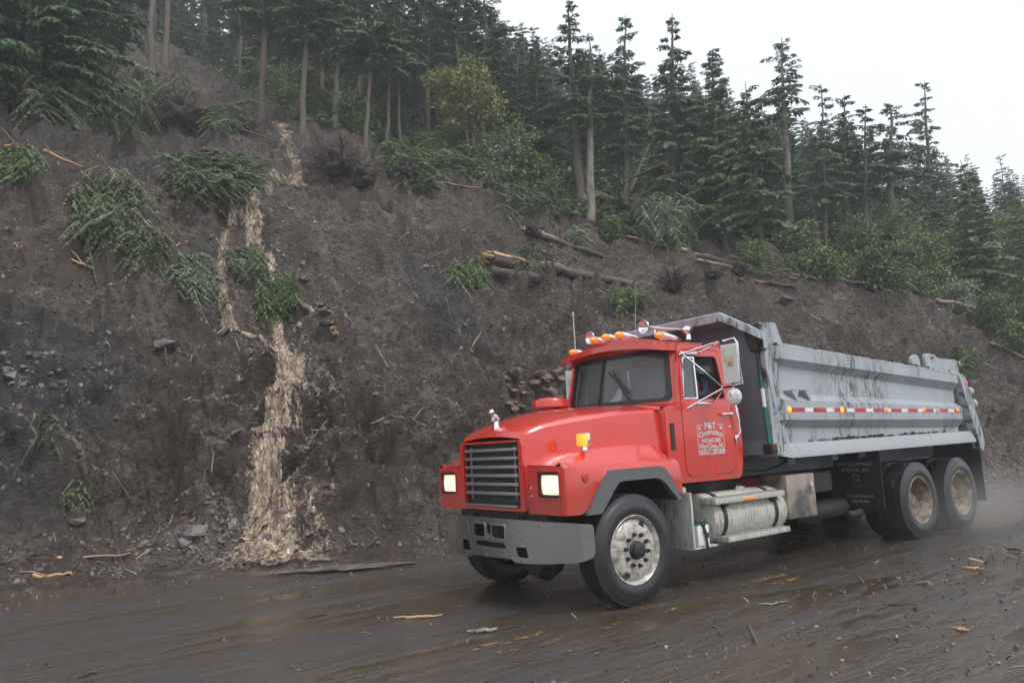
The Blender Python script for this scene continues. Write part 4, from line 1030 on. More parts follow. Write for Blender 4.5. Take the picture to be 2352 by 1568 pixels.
# --- doors
for sg in (1, -1):
    d = MB(); off = .006
    dm = lambda u, v, w, sg=sg: (u, sg*(sy(v)-.034+w), v)
    d.plate(rpoly([(x+(.008 if x < -1.3 else -.008), z+(.008 if z < 1.5 else (-.008 if z > 2.5 else 0))) for x, z in door_o], [.125, .03, .05, .05, .03, .125]), [rpoly(win, [.03, .05, .06, .05])], .038, dm, cv=(1.98,))
    dd = part(d, 'door', MT['red'])
    d = MB()
    d.plate(rpoly([(-1.115, 2.055), (-1.205, 2.585), (-1.84, 2.595), (-1.90, 2.055)], .05), [rpoly([(-1.14, 2.08), (-1.225, 2.56), (-1.815, 2.57), (-1.87, 2.08)], .04)], .02, lambda u, v, w, sg=sg: (u, sg*(sy(v)-.028+w), v))
    part(d, 'window_seal', MT['black'], dd)
    d = MB()
    d.plate(rpoly([(-1.135, 2.07), (-1.22, 2.565), (-1.43, 2.57), (-1.395, 2.07)], [.02, .03, .02, .02]), [rpoly([(-1.155, 2.085), (-1.235, 2.55), (-1.405, 2.553), (-1.375, 2.085)], .02)], .016, lambda u, v, w, sg=sg: (u, sg*(sy(v)-.012+w), v)); part(d, 'quarter_window_frame', MT['chrome'], dd)
    d = MB(); d.plate([(-1.15, 2.08), (-1.23, 2.555), (-1.41, 2.555), (-1.38, 2.08)], [], .004, lambda u, v, w, sg=sg: (u, sg*(sy(v)-.02+w), v)); part(d, 'quarter_window', MT['glass'], dd)
    if sg < 0: d = MB(); d.plate([(-1.41, 2.08), (-1.42, 2.56), (-1.82, 2.565), (-1.87, 2.08)], [], .004, lambda u, v, w, sg=sg: (u, sg*(sy(v)-.024+w), v)); part(d, 'side_window', MT['glass'], dd)
    d = MB(); d.box((-1.84, sg*1.03, 1.885), (.20, .018, .022), .006); d.box((-1.93, sg*1.015, 1.885), (.05, .035, .04), .01); d.lathe([(0, .012), (.014, .01), (.016, 0)], (-1.90, sg*.995, 1.73), (0, sg, 0), 10); part(d, 'door_handle', MT['chrome'], dd)
    d = MB(); d.tube([(-2.02, sg*1.02, 2.04), (-2.02, sg*1.05, 1.80), (-2.04, sg*1.05, 1.67), (-2.0, sg*1.02, 1.60)], [.013]*4, 8); d.box((-1.995, sg*1.005, 1.58), (.035, .02, .10), .008); part(d, 'grab_bar', MT['chrome'], dd)
    if sg > 0:
        d = MB(); cx, cz = -1.545, 1.60
        F_ = lambda s, size, x, z, wd: put_text(d, s, size, lambda u, v, w: (cx+x-u, .9985+w, cz+z+v), 1, wd)
        F_('P&T', .105, 0, .118, .20)
        V, Fc = text_mesh('Construction', .088)
        for v in V: pass
        sc2 = .42/(max(v[0] for v in V)-min(v[0] for v in V)); d.add([(cx-v[0]*sc2, .9985+v[2], cz+.052+v[1]-.9*(v[0]*sc2)**2) for v in V], Fc)
        F_('(907)247-7285', .066, 0, -.040, .34); F_('Ward Cove, AK', .074, 0, -.103, .43); F_('USDOT 1871268', .070, 0, -.162, .44)
        o_, i_ = rrect(cx-.235, cz-.175, cx+.235, cz+.165, .012), rrect(cx-.228, cz-.168, cx+.228, cz+.158, .01)
        d.plate([(cx-.235, cz+.165), (cx-.235, cz-.175), (cx+.235, cz-.175), (cx+.235, cz+.165), (cx+.13, cz+.165), (cx+.13, cz+.158), (cx+.228, cz+.158), (cx+.228, cz-.168), (cx-.228, cz-.168), (cx-.228, cz+.158), (cx-.13, cz+.158), (cx-.13, cz+.165)], [], .001, lambda u, v, w: (u, .9985+w, v))
        for q in (-.19, .19): d.lathe([(0, .001), (.018, .001), (.018, 0)], (cx+q, .9985, cz+.125), (0, 1, 0), 12)
        part(d, 'door_lettering', MT['decal'], dd)
# --- interior
g = MB(); g.box((-1.16, 0, 1.90), (.28, 1.84, .24), .05); part(g, 'dashboard', MT['dash'], co)
for y in (.46, -.46):
    g = MB(); g.box((-1.72, y, 1.66), (.5, .5, .14), .05); g.box((-1.95, y, 2.0), (.13, .48, .62), .05); part(g, 'seat', MT['interior'], co)
g = MB(); c = Vector((-1.38, .46, 2.03)); ax = Vector((-.75, 0, .62)).normalized(); a = ax.orthogonal().normalized(); b2 = ax.cross(a)
g.tube([c+(a*math.cos(t)+b2*math.sin(t))*.23 for t in np.linspace(0, 2*math.pi, 25)], [.014]*25, 6, cap=False); g.tube([c, c-ax*.3], [.03, .03], 6); g.tube([c+a*.23, c-a*.23], [.012, .012], 5); part(g, 'steering_wheel', MT['black'], co)
g = MB()
g.box((-1.5, 0, 2.69), (.9, 1.78, .02)); g.box((-1.99, .0, 2.66), (.02, 1.7, .12))
part(g, 'headliner', MT['interior'], co)

# --- roof lamps and horns
for y, x in [(.775, -1.10), (.225, -.985), (0, -.975), (-.225, -.985), (-.775, -1.10)]:
    z = 2.735+.135*(1-abs(y/.935)**2.4)+.048
    g = MB(); g.lathe([(0, .115), (.02, .11), (.037, .085), (.045, .045), (.046, 0)], (x, y, z), (1, 0, .03), 16); b = part(g, 'roof_marker_light', MT['amber'])
    g = MB(); g.lathe([(.048, .01), (.05, 0), (.046, -.08), (.034, -.20), (.012, -.33), (0, -.345)], (x, y, z), (1, 0, .10), 16); g.box((x-.08, y, z-.04), (.20, .05, .03), .01); part(g, 'chrome_housing', MT['chrome'], b)
for y, x0, L in [(.56, -1.02, .80), (-.44, -1.06, .55)]:
    z = 2.735+.135*(1-abs(y/.935)**2.4)+.105
    g = MB(); prof = [(.082, 0), (.085, -.006), (.070, -.03), (.040, -.075), (.022, -.14), (.014, -.30), (.012, -L+.1), (.03, -L+.08), (.05, -L+.05), (.055, -L), (.045, -L-.05), (0, -L-.06)]
    g.lathe(prof, (x0, y, z+.03), (1, .0, 0), 22); g.lathe([(.085, -.004), (.055, -.05), (.02, -.09), (0, -.10)], (x0, y, z+.03), (1, 0, 0), 22)
    g.tube([(x0-L, y, z+.02), (x0-L, y, z-.09)], [.025, .04], 8); g.tube([(x0-.2, y, z+.02), (x0-.2, y, z-.08)], [.008, .012], 6)
    part(g, 'air_horn', MT['chrome'])
g = MB(); g.tube([(-1.2, -.92, 2.66), (-1.22, -.92, 2.9)], [.012, .010], 6); g.tube([(-1.22, -.92, 2.9), (-1.22, -.92, 3.39)], [.009, .008], 6); g.tube([(-1.22, -.92, 3.36), (-1.22, -.92, 3.42)], [.014, .013], 6); part(g, 'whip_mount', MT['steel'])

# --- mirrors
for sg in (1, -1):
    g = MB(); Y = lambda y: sg*y
    up = [(-1.16, Y(.95), 2.585), (-1.50, Y(1.18), 2.70), (-1.53, Y(1.27), 2.71)]
    g.tube(up, [.011]*3, 7); g.tube([(-1.20, Y(.955), 2.61), (-1.45, Y(.97), 2.60), (-1.53, Y(1.26), 2.70)], [.010]*3, 7)
    g.box((-1.32, Y(.965), 2.605), (.30, .025, .035), .008); g.box((-1.46, Y(1.0), 2.015), (.30, .02, .035), .008)
    g.tube([(-1.20, Y(.96), 2.60), (-1.40, Y(1.10), 2.38), (-1.54, Y(1.24), 2.175)], [.011]*3, 7)
    g.tube([(-1.17, Y(1.0), 1.96), (-1.35, Y(1.10), 2.06), (-1.54, Y(1.25), 2.175)], [.010]*3, 7)
    g.tube([(-1.60, Y(1.0), 2.02), (-1.56, Y(1.14), 2.08), (-1.54, Y(1.25), 2.175)], [.010]*3, 7)
    g.tube([(-1.53, Y(1.26), 2.71), (-1.53, Y(1.46), 2.72), (-1.53, Y(1.50), 2.66), (-1.53, Y(1.515), 2.20), (-1.53, Y(1.24), 2.175)], [.012]*5, 7)
    mr = part(g, 'side_mirror', MT['chrome'])
    g = MB(); n = 22; y0, y1 = 1.285, 1.485
    rows = [[(-1.505+.006*math.cos(j*math.pi), Y(y0+(y1-y0)*j/n+.012*(2.66-z)/.44), z) for j in range(n+1)] for z in (2.215, 2.66)]
    g.grid(rows); g.box((-1.525, Y(1.391), 2.438), (.028, .205, .45), .01); part(g, 'mirror_head', MT['white_paint'], mr, sharp=10)
    g = MB(); g.lathe([(0, .035), (.05, .03), (.085, .012), (.10, -.01), (.10, -.02), (0, -.02)], (-1.50, Y(1.40), 2.06), (1, .0, .05), 24); g.lathe([(.02, .05), (.022, .02)], (-1.50, Y(1.40), 2.085), (1, 0, 0), 10); g.tube([(-1.49, Y(1.40), 2.09), (-1.53, Y(1.40), 2.19)], [.012, .012], 6); part(g, 'round_mirror', MT['white_paint'], mr)
    g = MB(); g.box((-1.53, Y(1.38), 2.178), (.035, .26, .025), .01); g.tube([(-1.53, Y(1.0), 2.705), (-1.53, Y(1.30), 2.712)], [.016, .016], 6); part(g, 'tape_wrap', MT['black'], mr)
    if sg > 0:   # gold and chrome dog badge on the mirror back
        g = MB(); dog = [(-.055, .028), (-.06, .045), (-.045, .062), (-.028, .06), (-.02, .045), (.03, .03), (.052, .02), (.058, -.03), (.064, -.05), (.048, -.052), (.042, -.02), (.01, -.01), (.002, -.05), (-.014, -.052), (-.014, -.01), (-.03, .012), (-.045, .018)]
        g.plate(dog, [], .012, lambda u, v, w: (-1.498+w, 1.382+u*1.0, 2.47+v*1.05)); part(g, 'dog_badge', MT['gold'], mr)

# --- air intake on the right of the hood
g = MB(); c = (-.25, -.34, 1.98)
g.lathe([(0, .215), (.13, .21), (.17, .195), (.175, .19), (.215, .185), (.225, .17), (.225, .10), (.205, .085), (.09, .075), (.085, .0), (.10, -.02)], c, (0, 0, 1), 36); ai = part(g, 'air_intake', MT['red'])
g = MB(); g.lathe([(.094, .035), (.098, .045), (.094, .055)], c, (0, 0, 1), 24); g.box((-.20, -.27, 1.995), (.18, .12, .02), .008); part(g, 'clamp_band', MT['chrome'], ai)

# --- wheels
def wheel(x, y, sg, kind, steer=0):
    """y = centre of the tyre, sg = outward side"""
    ax = Vector((math.sin(-steer)*sg*0, sg, 0)); c = (x, y, .545); Rt = .55; hw = .14
    g = MB()
    prof = [(.335, -hw+.03), (.345, -hw+.005), (.38, -hw-.012), (.44, -hw-.018), (.50, -hw+.0), (.53, -hw+.018)]
    for a, b_ in [(-.120, -.075), (-.066, -.025), (-.016, .016), (.025, .066), (.075, .120)]:
        prof += [(.536, a), (.55, a+.003), (.55, b_-.003), (.536, b_)]
    prof += [(.53, hw-.018), (.50, hw), (.49, hw+.008), (.44, hw+.016), (.435, hw+.019), (.40, hw+.017), (.38, hw+.012), (.345, hw-.002), (.335, hw-.03)]
    g.lathe(prof, c, ax, 64); t_ = part(g, 'wheel', MT['tyre'], sharp=40)
    if kind == 'F':
        g = MB(); g.lathe([(.34, hw-.035), (.345, hw-.004), (.338, hw+.004), (.325, hw-.004), (.315, hw-.03), (.305, hw-.05), (.30, hw-.035), (.27, hw-.015), (.22, hw+.002), (.17, hw+.004), (.10, hw+.002), (0, hw+.002)], c, ax, 56); r_ = part(g, 'rim', MT['disc'], t_, sharp=50)
        g = MB(); 
        g.lathe([(.092, hw), (.092, hw+.02), (.082, hw+.03), (.078, hw+.06), (.065, hw+.07), (.045, hw+.072), (.04, hw+.08), (0, hw+.082)], c, ax, 28)
        for k in range(10):
            a = k*math.pi/5+.15; p = (x+.155*math.cos(a), y, .545+.155*math.sin(a))
            g.lathe([(.021, hw), (.021, hw+.03), (.013, hw+.034), (.012, hw+.05), (0, hw+.052)], p, ax, 6)
        part(g, 'hub', MT['frame'], t_)
        g = MB()
        for a in (2.0, -1.05): 
            g.lathe([(0, hw-.006), (.036, hw-.006), (.038, hw-.012)], (x+.262*math.cos(a), y, .545+.262*math.sin(a)), ax, 18)
        part(g, 'hand_hole', MT['black'], t_)
    else:
        g = MB(); dp = -.12 if kind == 'RO' else hw-.03
        g.lathe([(.335, hw-.02), (.343, hw-.002), (.336, hw+.003), (.318, hw-.006), (.305, hw-.05), (.295, hw-.12), (.285, hw-.13), (.28, hw-.20), (.27, dp), (.22, dp+.01), (.10, dp+.02), (0, dp+.02)], c, ax, 48); part(g, 'rim', MT['rust'], t_, sharp=40)
        g = MB(); g.lathe([(.09, dp), (.09, dp+.13), (.07, dp+.15), (0, dp+.155)], c, ax, 20)
        for k in range(10):
            a = k*math.pi/5; g.lathe([(.018, dp), (.018, dp+.05), (0, dp+.052)], (x+.15*math.cos(a), y, .545+.15*math.sin(a)), ax, 6)
        part(g, 'hub', MT['rust'], t_)
    return t_
for sg in (1, -1):
    wheel(0, sg*1.055, sg, 'F')
    for x in (-5.87, -7.21):
        wheel(x, sg*1.075, sg, 'RO'); wheel(x, sg*.735, sg, 'RI')

# --- chassis
g = MB()
for sg in (1, -1):
    g.box((-3.75, sg*.43, .93), (9.0, .08, .27), .01)
for x in (.5, -1.2, -2.6, -4.2, -5.2, -6.5, -8.0): g.box((x, 0, .93), (.12, .8, .2))
g.box((-.1, 0, .9), (1.3, .7, .6), .1)          # engine and gearbox lump
g.box((-1.6, 0, .80), (1.5, .5, .45), .1)
g.box((-5.6, -.0, .80), (.6, 2.2, .10)); 
ch = part(g, 'chassis', MT['frame'])
g = MB()
g.tube([(0, -1.0, .52), (0, 1.0, .52)], [.075, .075], 10); g.box((.02, 0, .42), (.18, 1.3, .14), .04); g.lathe([(0, -.2), (.16, -.15), (.22, 0), (.16, .15), (0, .2)], (.35, .15, .40), (1, 0, 0), 16)
part(g, 'front_axle', MT['frame'], ch)
for x in (-5.87, -7.21):
    g = MB(); g.tube([(x, -1.0, .545), (x, 1.0, .545)], [.09, .09], 12); g.lathe([(0, -.28), (.15, -.2), (.24, 0), (.15, .2), (0, .28)], (x, 0, .56), (1, 0, 0), 18); part(g, 'rear_axle', MT['frame'], ch)
g = MB()
for sg in (1, -1):
    g.tube([(.65, sg*.43, .72), (0, sg*.43, .60), (-.65, sg*.43, .72)], [.05, .06, .05], 6)
    g.box((-6.54, sg*.5, .72), (1.6, .12, .2), .05)
part(g, 'leaf_spring', MT['frame'], ch)
g = MB(); g.tube([(-2.2, .6, 1.30), (-2.45, .75, 1.18), (-2.7, .85, 1.16), (-3.0, .9, 1.22), (-3.15, .95, 1.32)], [.016]*5, 8); g.box((-2.18, .6, 1.31), (.09, .05, .05), .01); part(g, 'air_hose', MT['black'], ch)
# inner splash plate and washer bottle
g = MB(); g.box((-.86, 1.0, .74), (.035, .44, .60), .012); g.box((-1.05, 1.0, .445), (.42, .40, .02), .005); g.box((-.90, 1.0, 1.055), (.06, .2, .08), .02); sp_ = part(g, 'splash_plate', MT['steel'])
g = MB(); g.box((-1.04, 1.10, .575), (.19, .20, .23), .02); part(g, 'washer_bottle', MT['white_paint'], sp_)
g = MB(); g.box((-1.04, 1.10, .695), (.20, .21, .018), .006); part(g, 'bottle_lid', MT['green'], sp_)
g = MB(); g.tube([(-.93, 1.15, .74), (-1.0, 1.21, .72), (-1.05, 1.215, .62), (-1.06, 1.22, .50), (-1.08, 1.21, .42)], [.012]*5, 6); g.tube([(-.92, 1.1, .72), (-1.08, 1.2, .73), (-1.02, 1.22, .60)], [.012]*3, 6); g.box((-1.06, 1.225, .575), (.05, .02, .06), .01); part(g, 'rubber_strap', MT['black'], sp_)
# fuel tank
g = MB(); g.lathe([(0, 0), (.24, .0), (.27, .015), (.285, .05), (.285, 1.35), (.27, 1.385), (.24, 1.40), (0, 1.40)], (-2.72, .86, .70), (1, 0, 0), 40); tk = part(g, 'fuel_tank', MT['steel'])
for x in (-1.50, -2.46):
    g = MB(); g.lathe([(.288, -.03), (.297, -.028), (.297, .028), (.288, .03)], (x, .86, .70), (1, 0, 0), 40); part(g, 'tank_strap', MT['frame'], tk)
g = MB(); g.lathe([(.06, -.02), (.065, .03), (.07, .035), (.07, .065), (.06, .07), (0, .07)], (-2.05, .93, .975), (0, .25, 1), 12); part(g, 'tank_cap', MT['chrome'], tk)
for (x0, x1, z, y0, y1, h) in [(-1.28, -2.58, .905, .98, 1.20, .06), (-1.45, -2.62, .475, .96, 1.20, .055)]:
    g = MB(); g.box(((x0+x1)/2, (y0+y1)/2, z), (x0-x1, y1-y0, h), .006)
    for k in range(40): g.box((x1+(x0-x1)*(k+.5)/40, (y0+y1)/2, z+h/2+.003), (.014, (y1-y0)*.96, .008))
    s_ = part(g, 'step', MT['steel'], tk)
    if z > .8:
        g = MB(); g.box((-1.88, 1.203, z), (.20, .006, .03), .002); part(g, 'step_reflector', MT['amber'], tk)
        for x in (-1.5, -2.42): g = MB(); g.prism([(y, zz) for y, zz in [(.98, .87), (1.18, .87), (1.18, .84), (1.10, .80)]], 0, x-.03, x+.03); part(g, 'step_bracket', MT['frame'], tk)
# battery box with stainless door
g = MB(); g.box((-2.99, .98, .84), (.60, .36, .53), .008); tb = part(g, 'tool_box', MT['toolbox'])
g = MB(); g.box((-3.20, 1.17, .93), (.03, .02, .12), .008); part(g, 'latch', MT['chrome'], tb)
g = MB(); g.box((-2.95, .60, .86), (.5, .3, .4)); part(g, 'orange_panel', MT['red_dirty'], tb)
g = MB()
g.box((-3.75, .78, .95), (.5, .4, .26), .03); g.tube([(-3.4, .7, .55), (-4.6, .7, .55)], [.13, .13], 16); part(g, 'air_tank', MT['frame'])
g = MB(); g.tube([(-3.6, -.75, .62), (-4.7, -.75, .62)], [.16, .16], 16); part(g, 'air_tank', MT['frame'])
# mud flaps
g = MB(); g.plate([(.45, .50), (1.22, .50), (1.22, 1.33), (.45, 1.33)], [], .014, lambda u, v, w: (-4.86+w+.03*(1.3-v), u, v)); mf = part(g, 'front_mud_flap', MT['black'])
g = MB(); fm = lambda cy, z: (lambda u, v, w: (-4.842+w+.03*(1.3-(z+v)), cy+u, z+v))
put_text(g, 'OSW EQUIPMENT', .072, fm(.84, 1.10), .98); put_text(g, '& REPAIR, INC.', .068, fm(.86, 1.02), .98)
put_text(g, 'WOODINVILLE, WA', .046, fm(.88, .66), .95); put_text(g, '(425) 483-9863', .046, fm(.88, .59), .95)
g.tube([(-4.835, .84+.045*math.cos(t), .935+.045*math.sin(t)) for t in np.linspace(0, 2*math.pi, 17)], [.005]*17, 5, cap=False)
g.tube([(-4.835, .87, .905), (-4.835, .91, .87), (-4.835, .90, .845), (-4.835, .84, .83), (-4.835, .85, .80), (-4.835, .91, .81)], [.005]*6, 5)
g.tube([(-4.835, .90, .82), (-4.835, .925, .745), (-4.835, .95, .80), (-4.835, .965, .745), (-4.835, .99, .825)], [.005]*5, 5)
part(g, 'flap_lettering', MT['decal_dim'], mf)
for sg in (1, -1): g = MB(); g.plate([(.45, .36), (1.24, .36), (1.24, 1.30), (.45, 1.30)], [], .014, lambda u, v, w, sg=sg: (-7.98+w, sg*u, v)); part(g, 'rear_mud_flap', MT['black'])
g = MB(); g.plate([(.45, .50), (1.22, .50), (1.22, 1.33), (.45, 1.33)], [], .014, lambda u, v, w: (-4.86+w, -u, v)); part(g, 'front_mud_flap', MT['black'])

# --- dump body
X0, X1 = -2.68, -7.50
prof_f = [(1.17, 2.715), (1.25, 2.715), (1.25, 2.55), (1.155, 2.465), (1.155, 2.125), (1.25, 2.035), (1.25, 1.785), (1.155, 1.685), (1.155, 1.49), (1.155, 1.47)]
prof_r = [(1.17, 2.40), (1.25, 2.40), (1.25, 2.27), (1.155, 2.15), (1.155, 1.955), (1.25, 1.885), (1.25, 1.69), (1.155, 1.555), (1.155, 1.49), (1.155, 1.47)]
def lerp(t): return [(a[0], a[1]+(b[1]-a[1])*t) for a, b in zip(prof_f, prof_r)]
bx = MB()
for sg in (1, -1):
    rows = []
    for t in np.linspace(0, 1, 15):
        x = X0+(X1-X0)*t; rows.append([(x, sg*y, z) for y, z in lerp(t)])
    # tapered rib ends at both ends
    def close(t, x, dx):
        f = lerp(t); out = []
        for i, (y, z) in enumerate(f):
            out.append((x+dx*(1 if y > 1.2 else .0), sg*1.16, z))
        return out
    rows = [close(0, X0, .10)]+rows+[close(1, X1, -.14)]
    bx.grid(rows)
    # inner face and top
    bx.grid([[(X0+(X1-X0)*t, sg*1.17, lerp(t)[0][1]) for t in (0, 1)], [(X0+(X1-X0)*t, sg*1.14, lerp(t)[0][1]) for t in (0, 1)], [(X0+(X1-X0)*t, sg*1.12, 1.45) for t in (0, 1)]])
    # rounded rail welded on top
    bx.grid([[(x, sg*y, z+dz) for (x, z) in ((X0+.02, 2.715), (X1-.1, 2.40))] for y, dz in ((1.25, .0), (1.25, .025), (1.235, .035), (1.16, .035), (1.15, 0))])
    # front corner posts up to the canopy
    bx.prism([(x, z) for x, z in [(-2.46, 1.37), (-2.46, 2.985), (-2.52, 3.0), (-2.74, 3.01), (-2.86, 2.735), (-2.72, 2.70), (-2.72, 1.37)]], 1, sg*1.13, sg*1.195)
bx.box(((X0+X1)/2-.05, 0, 1.40), (5.1, 2.26, .12))
body = part(bx, 'dump_body', MT['body'], sharp=20)
g = MB()
g.box((-2.50, 0, 2.19), (.05, 2.30, 1.64)); 
g.grid([[(-2.50+dx, y, z) for y in (-1.15, 1.15)] for dx, z in ((.03, 1.55), (.10, 1.40), (.10, 1.37))])
blk = part(g, 'front_bulkhead', MT['bulk'], body)
g = MB(); 
# canopy: middle panel and two sloping wings, with a turned-down lip
top = lambda x: 3.005+(x+2.5)*.26
P = [(-1.25, 2.90), (-.92, 0), (.92, 0), (1.25, 2.90)]
def cz(x, y): return top(x)-max(0, abs(y)-.90)*.50
rows = []
for yy, xf in [(-1.20, -2.36), (-.93, -2.0), (-.4, -2.0), (.4, -2.0), (.93, -2.0), (1.20, -2.36)]:
    rows.append([(-2.50, yy, cz(-2.50, yy)), (xf, yy, cz(xf, yy))])
g.grid(rows)
lip = []
for yy, xf in [(-1.20, -2.36), (-.93, -2.0), (.93, -2.0), (1.20, -2.36), (1.20, -2.50)]:
    z = cz(xf, yy); lip.append([(xf-.05, yy*.97, z-.085), (xf, yy, z-.09), (xf+.01, yy, z+.012), (xf-.03, yy*.98, z+.03)])
g.grid(lip)
g.grid([[(-2.50, yy, cz(-2.50, yy)+.03), (xf-.03, yy*.98, cz(xf, yy)+.03)] for yy, xf in [(-1.20, -2.36), (-.93, -2.0), (.93, -2.0), (1.20, -2.36)]])
part(g, 'cab_shield', MT['body'], body)
# lower ledge of tread plate
g = MB()
for sg in (1, -1):
    g.grid([[(x, sg*y, z) for x in (xa, xb)] for (y, z, xa, xb) in ((1.15, 1.495, -2.60, -7.78), (1.215, 1.49, -2.72, -7.80), (1.262, 1.345, -2.74, -7.84), (1.262, 1.315, -2.74, -7.84), (1.16, 1.315, -2.74, -7.84))])
    g.add([(-2.56, sg*1.15, 1.495), (-2.72, sg*1.215, 1.49), (-2.74, sg*1.262, 1.345), (-2.74, sg*1.262, 1.315), (-2.56, sg*1.15, 1.36)], [(0, 1, 2, 3, 4)])
part(g, 'side_ledge', MT['tread'], body, sharp=20)
g = MB()
for sg in (1, -1): g.box((-5.1, sg*.46, 1.22), (6.0, .12, .26), .01)
for k in range(11): g.box((-2.7-k*.5, 0, 1.325), (.08, 2.1, .08))
for x in (-3.05, -4.05, -4.75): g.box((x, 1.02, 1.27), (.16, .02, .10), .02)
g.box((-2.2, 0, 1.22), (.5, 1.0, .28), .02)
part(g, 'body_sill', MT['bulk'], body)
# tailgate gear
g = MB()
for sg in (1, -1):
    g.plate(rpoly([(-6.22, 2.46), (-6.18, 2.60), (-6.22, 2.68), (-6.34, 2.72), (-6.42, 2.66), (-6.46, 2.45)], .04), [], .05, lambda u, v, w, sg=sg: (u, sg*(1.14+w), v))
    g.plate(rpoly([(-6.52, 2.47), (-6.50, 2.72), (-6.66, 2.735), (-6.98, 2.66), (-7.54, 2.655), (-7.60, 2.40), (-7.45, 2.37)], [.02, .05, .04, .05, .04, .02, .02]), [], .04, lambda u, v, w, sg=sg: (u, sg*(1.20+w), v))
    g.lathe([(0, .05), (.03, .045), (.03, 0)], (-6.72, sg*1.24, 2.68), (0, sg, 0), 10); g.tube([(-7.60, sg*1.1, 2.60), (-7.60, sg*1.27, 2.60)], [.03, .03], 8)
    g.plate(rpoly([(-7.52, 2.39), (-7.62, 2.42), (-7.74, 2.36), (-8.12, 1.42), (-8.12, 1.22), (-8.04, 1.17), (-7.94, 1.20), (-7.90, 1.34)], .03), [], .11, lambda u, v, w, sg=sg: (u, sg*(1.16+w), v))
g.box((-7.86, 0, 1.9), (.08, 2.3, .95), .01, Matrix.Rotation(R(22), 3, 'Y')); g.box((-7.5, 0, 2.46), (.1, 2.3, .12))
for k in range(3): g.box((-7.92-.04*k, 0, 2.2-k*.3), (.1, 2.2, .08), .01)
part(g, 'tailgate', MT['body'], body)
for z, x in ((2.135, -7.90), (1.935, -7.98)):
    g = MB(); g.lathe([(.03, -.02), (.075, .0), (.08, .07), (.07, .085), (0, .09)][::1], (x, 1.20, z), (-1, 0, 0), 18); part(g, 'tail_lamp', MT['steel'], body)
g = MB(); g.box((-7.73, 1.275, 2.27), (.06, .02, .06), .012); part(g, 'red_marker', MT['redlens'], body)
# reflective tape: alternate red and white pieces along the middle rib
tr_, tw = MB(), MB(); x = -2.80; k = 0
while x > -7.42:
    L = .30 if k % 2 == 0 else .19
    x2 = max(x-L, -7.45); f = lambda q: 1.905+(1.825-1.905)*(q+2.8)/(-4.65)
    (tr_ if k % 2 == 0 else tw).add([(x, 1.2535, f(x)-.026), (x2, 1.2535, f(x2)-.026), (x2, 1.2535, f(x2)+.026), (x, 1.2535, f(x)+.026)], [(0, 1, 2, 3)])
    x = x2; k += 1
part(tr_, 'red_tape', MT['tape_red'], body); part(tw, 'white_tape', MT['tape_white'], body)
for x in (-2.77, -3.96, -5.12, -6.22, -7.34):
    g = MB(); z = 1.905-.08*(x+2.8)/(-4.65); g.lathe([(0, .022), (.028, .016), (.040, .004), (.042, 0)], (x, 1.254, z), (0, 1, 0), 18); part(g, 'side_marker_light', MT['amber_lit'] if x > -4 else MT['amber'], body)
g = MB(); put_text(g, '24', .13, lambda u, v, w: (-2.60-u, 1.197+w, 1.86+v)); part(g, 'chalk_number', MT['blue'], body)
# little fold-out step on the upper panel
g = MB()
for x in (-2.83, -3.12): g.prism([(x+.0, 2.15), (x-.10, 2.02), (x-.16, 2.15)], 1, 1.155, 1.27)
g.box((-3.04, 1.25, 2.155), (.34, .05, .015)); part(g, 'rail_step', MT['body'], body)
# splashed dirt lying along the rail and ledge
rg = np.random.default_rng(5); g = MB()
for i in range(240):
    x = float(rg.normal(-5.2, 1.1)); 
    if not -7.4 < x < -3.2: continue
    if i % 2: z = 2.735+(2.435-2.735)*(x-X0)/(X1-X0); y = float(rg.uniform(1.19, 1.25))
    else: z = 1.50; y = float(rg.uniform(1.17, 1.215))
    r = float(rg.uniform(.008, .028)); g.hull([(x+float(a)*r*2.2, y+float(b)*r*.7, z+abs(float(c_))*r) for a, b, c_ in rg.normal(0, .7, (8, 3))])
part(g, 'dirt_clods', MT['root'], body, sharp=180)['kind'] = 'stuff'

# --- the shovel strapped to the bulkhead (its own thing)
SO = Vector((-2.42, 1.16, 1.39))
shv = empty('shovel', SO, 'muddy shovel with green handle hung blade up on the front corner of the dump body', 'shovel')
g = MB(); g.tube([(-2.42, 1.17, 1.42), (-2.44, 1.115, 2.36)], [.024, .022], 12); g.build('handle', MT['green'], shv, SO)
g = MB(); g.tube([(-2.43, 1.14, 1.95), (-2.435, 1.128, 2.18)], [.0245, .0245], 12, cap=False); g.build('handle_sticker', MT['white_paint'], shv, SO)
g = MB(); g.tube([(-2.44, 1.115, 2.34), (-2.45, 1.105, 2.62), (-2.44, 1.09, 2.76)], [.025, .022, .016], 10); g.build('socket', MT['wood_handle'], shv, SO)
g = MB(); rows = []
for v in np.linspace(0, 1, 7):
    z = 2.66+.33*v; w = .105+.03*v if v < .3 else .12-.0*v; rows.append([(-2.44+.03*(u*u)-.01, 1.085-.05*v+.02+u*(w if v > 0 else .08), z-.02*u*0) for u in np.linspace(-1, 1, 7)])
g.grid(rows); g.grid([[(p[0]-.004, p[1], p[2]) for p in r_] for r_ in rows]); g.build('blade', MT['rust_blade'], shv, SO)
g = MB(); g.box((-2.42, 1.17, 1.44), (.10, .14, .12), .01); g.build('holder', MT['rust_blade'], shv, SO)
g = MB(); g.box((-2.44, 1.12, 2.66), (.07, .20, .03), .008); g.build('holder', MT['rust_blade'], shv, SO)

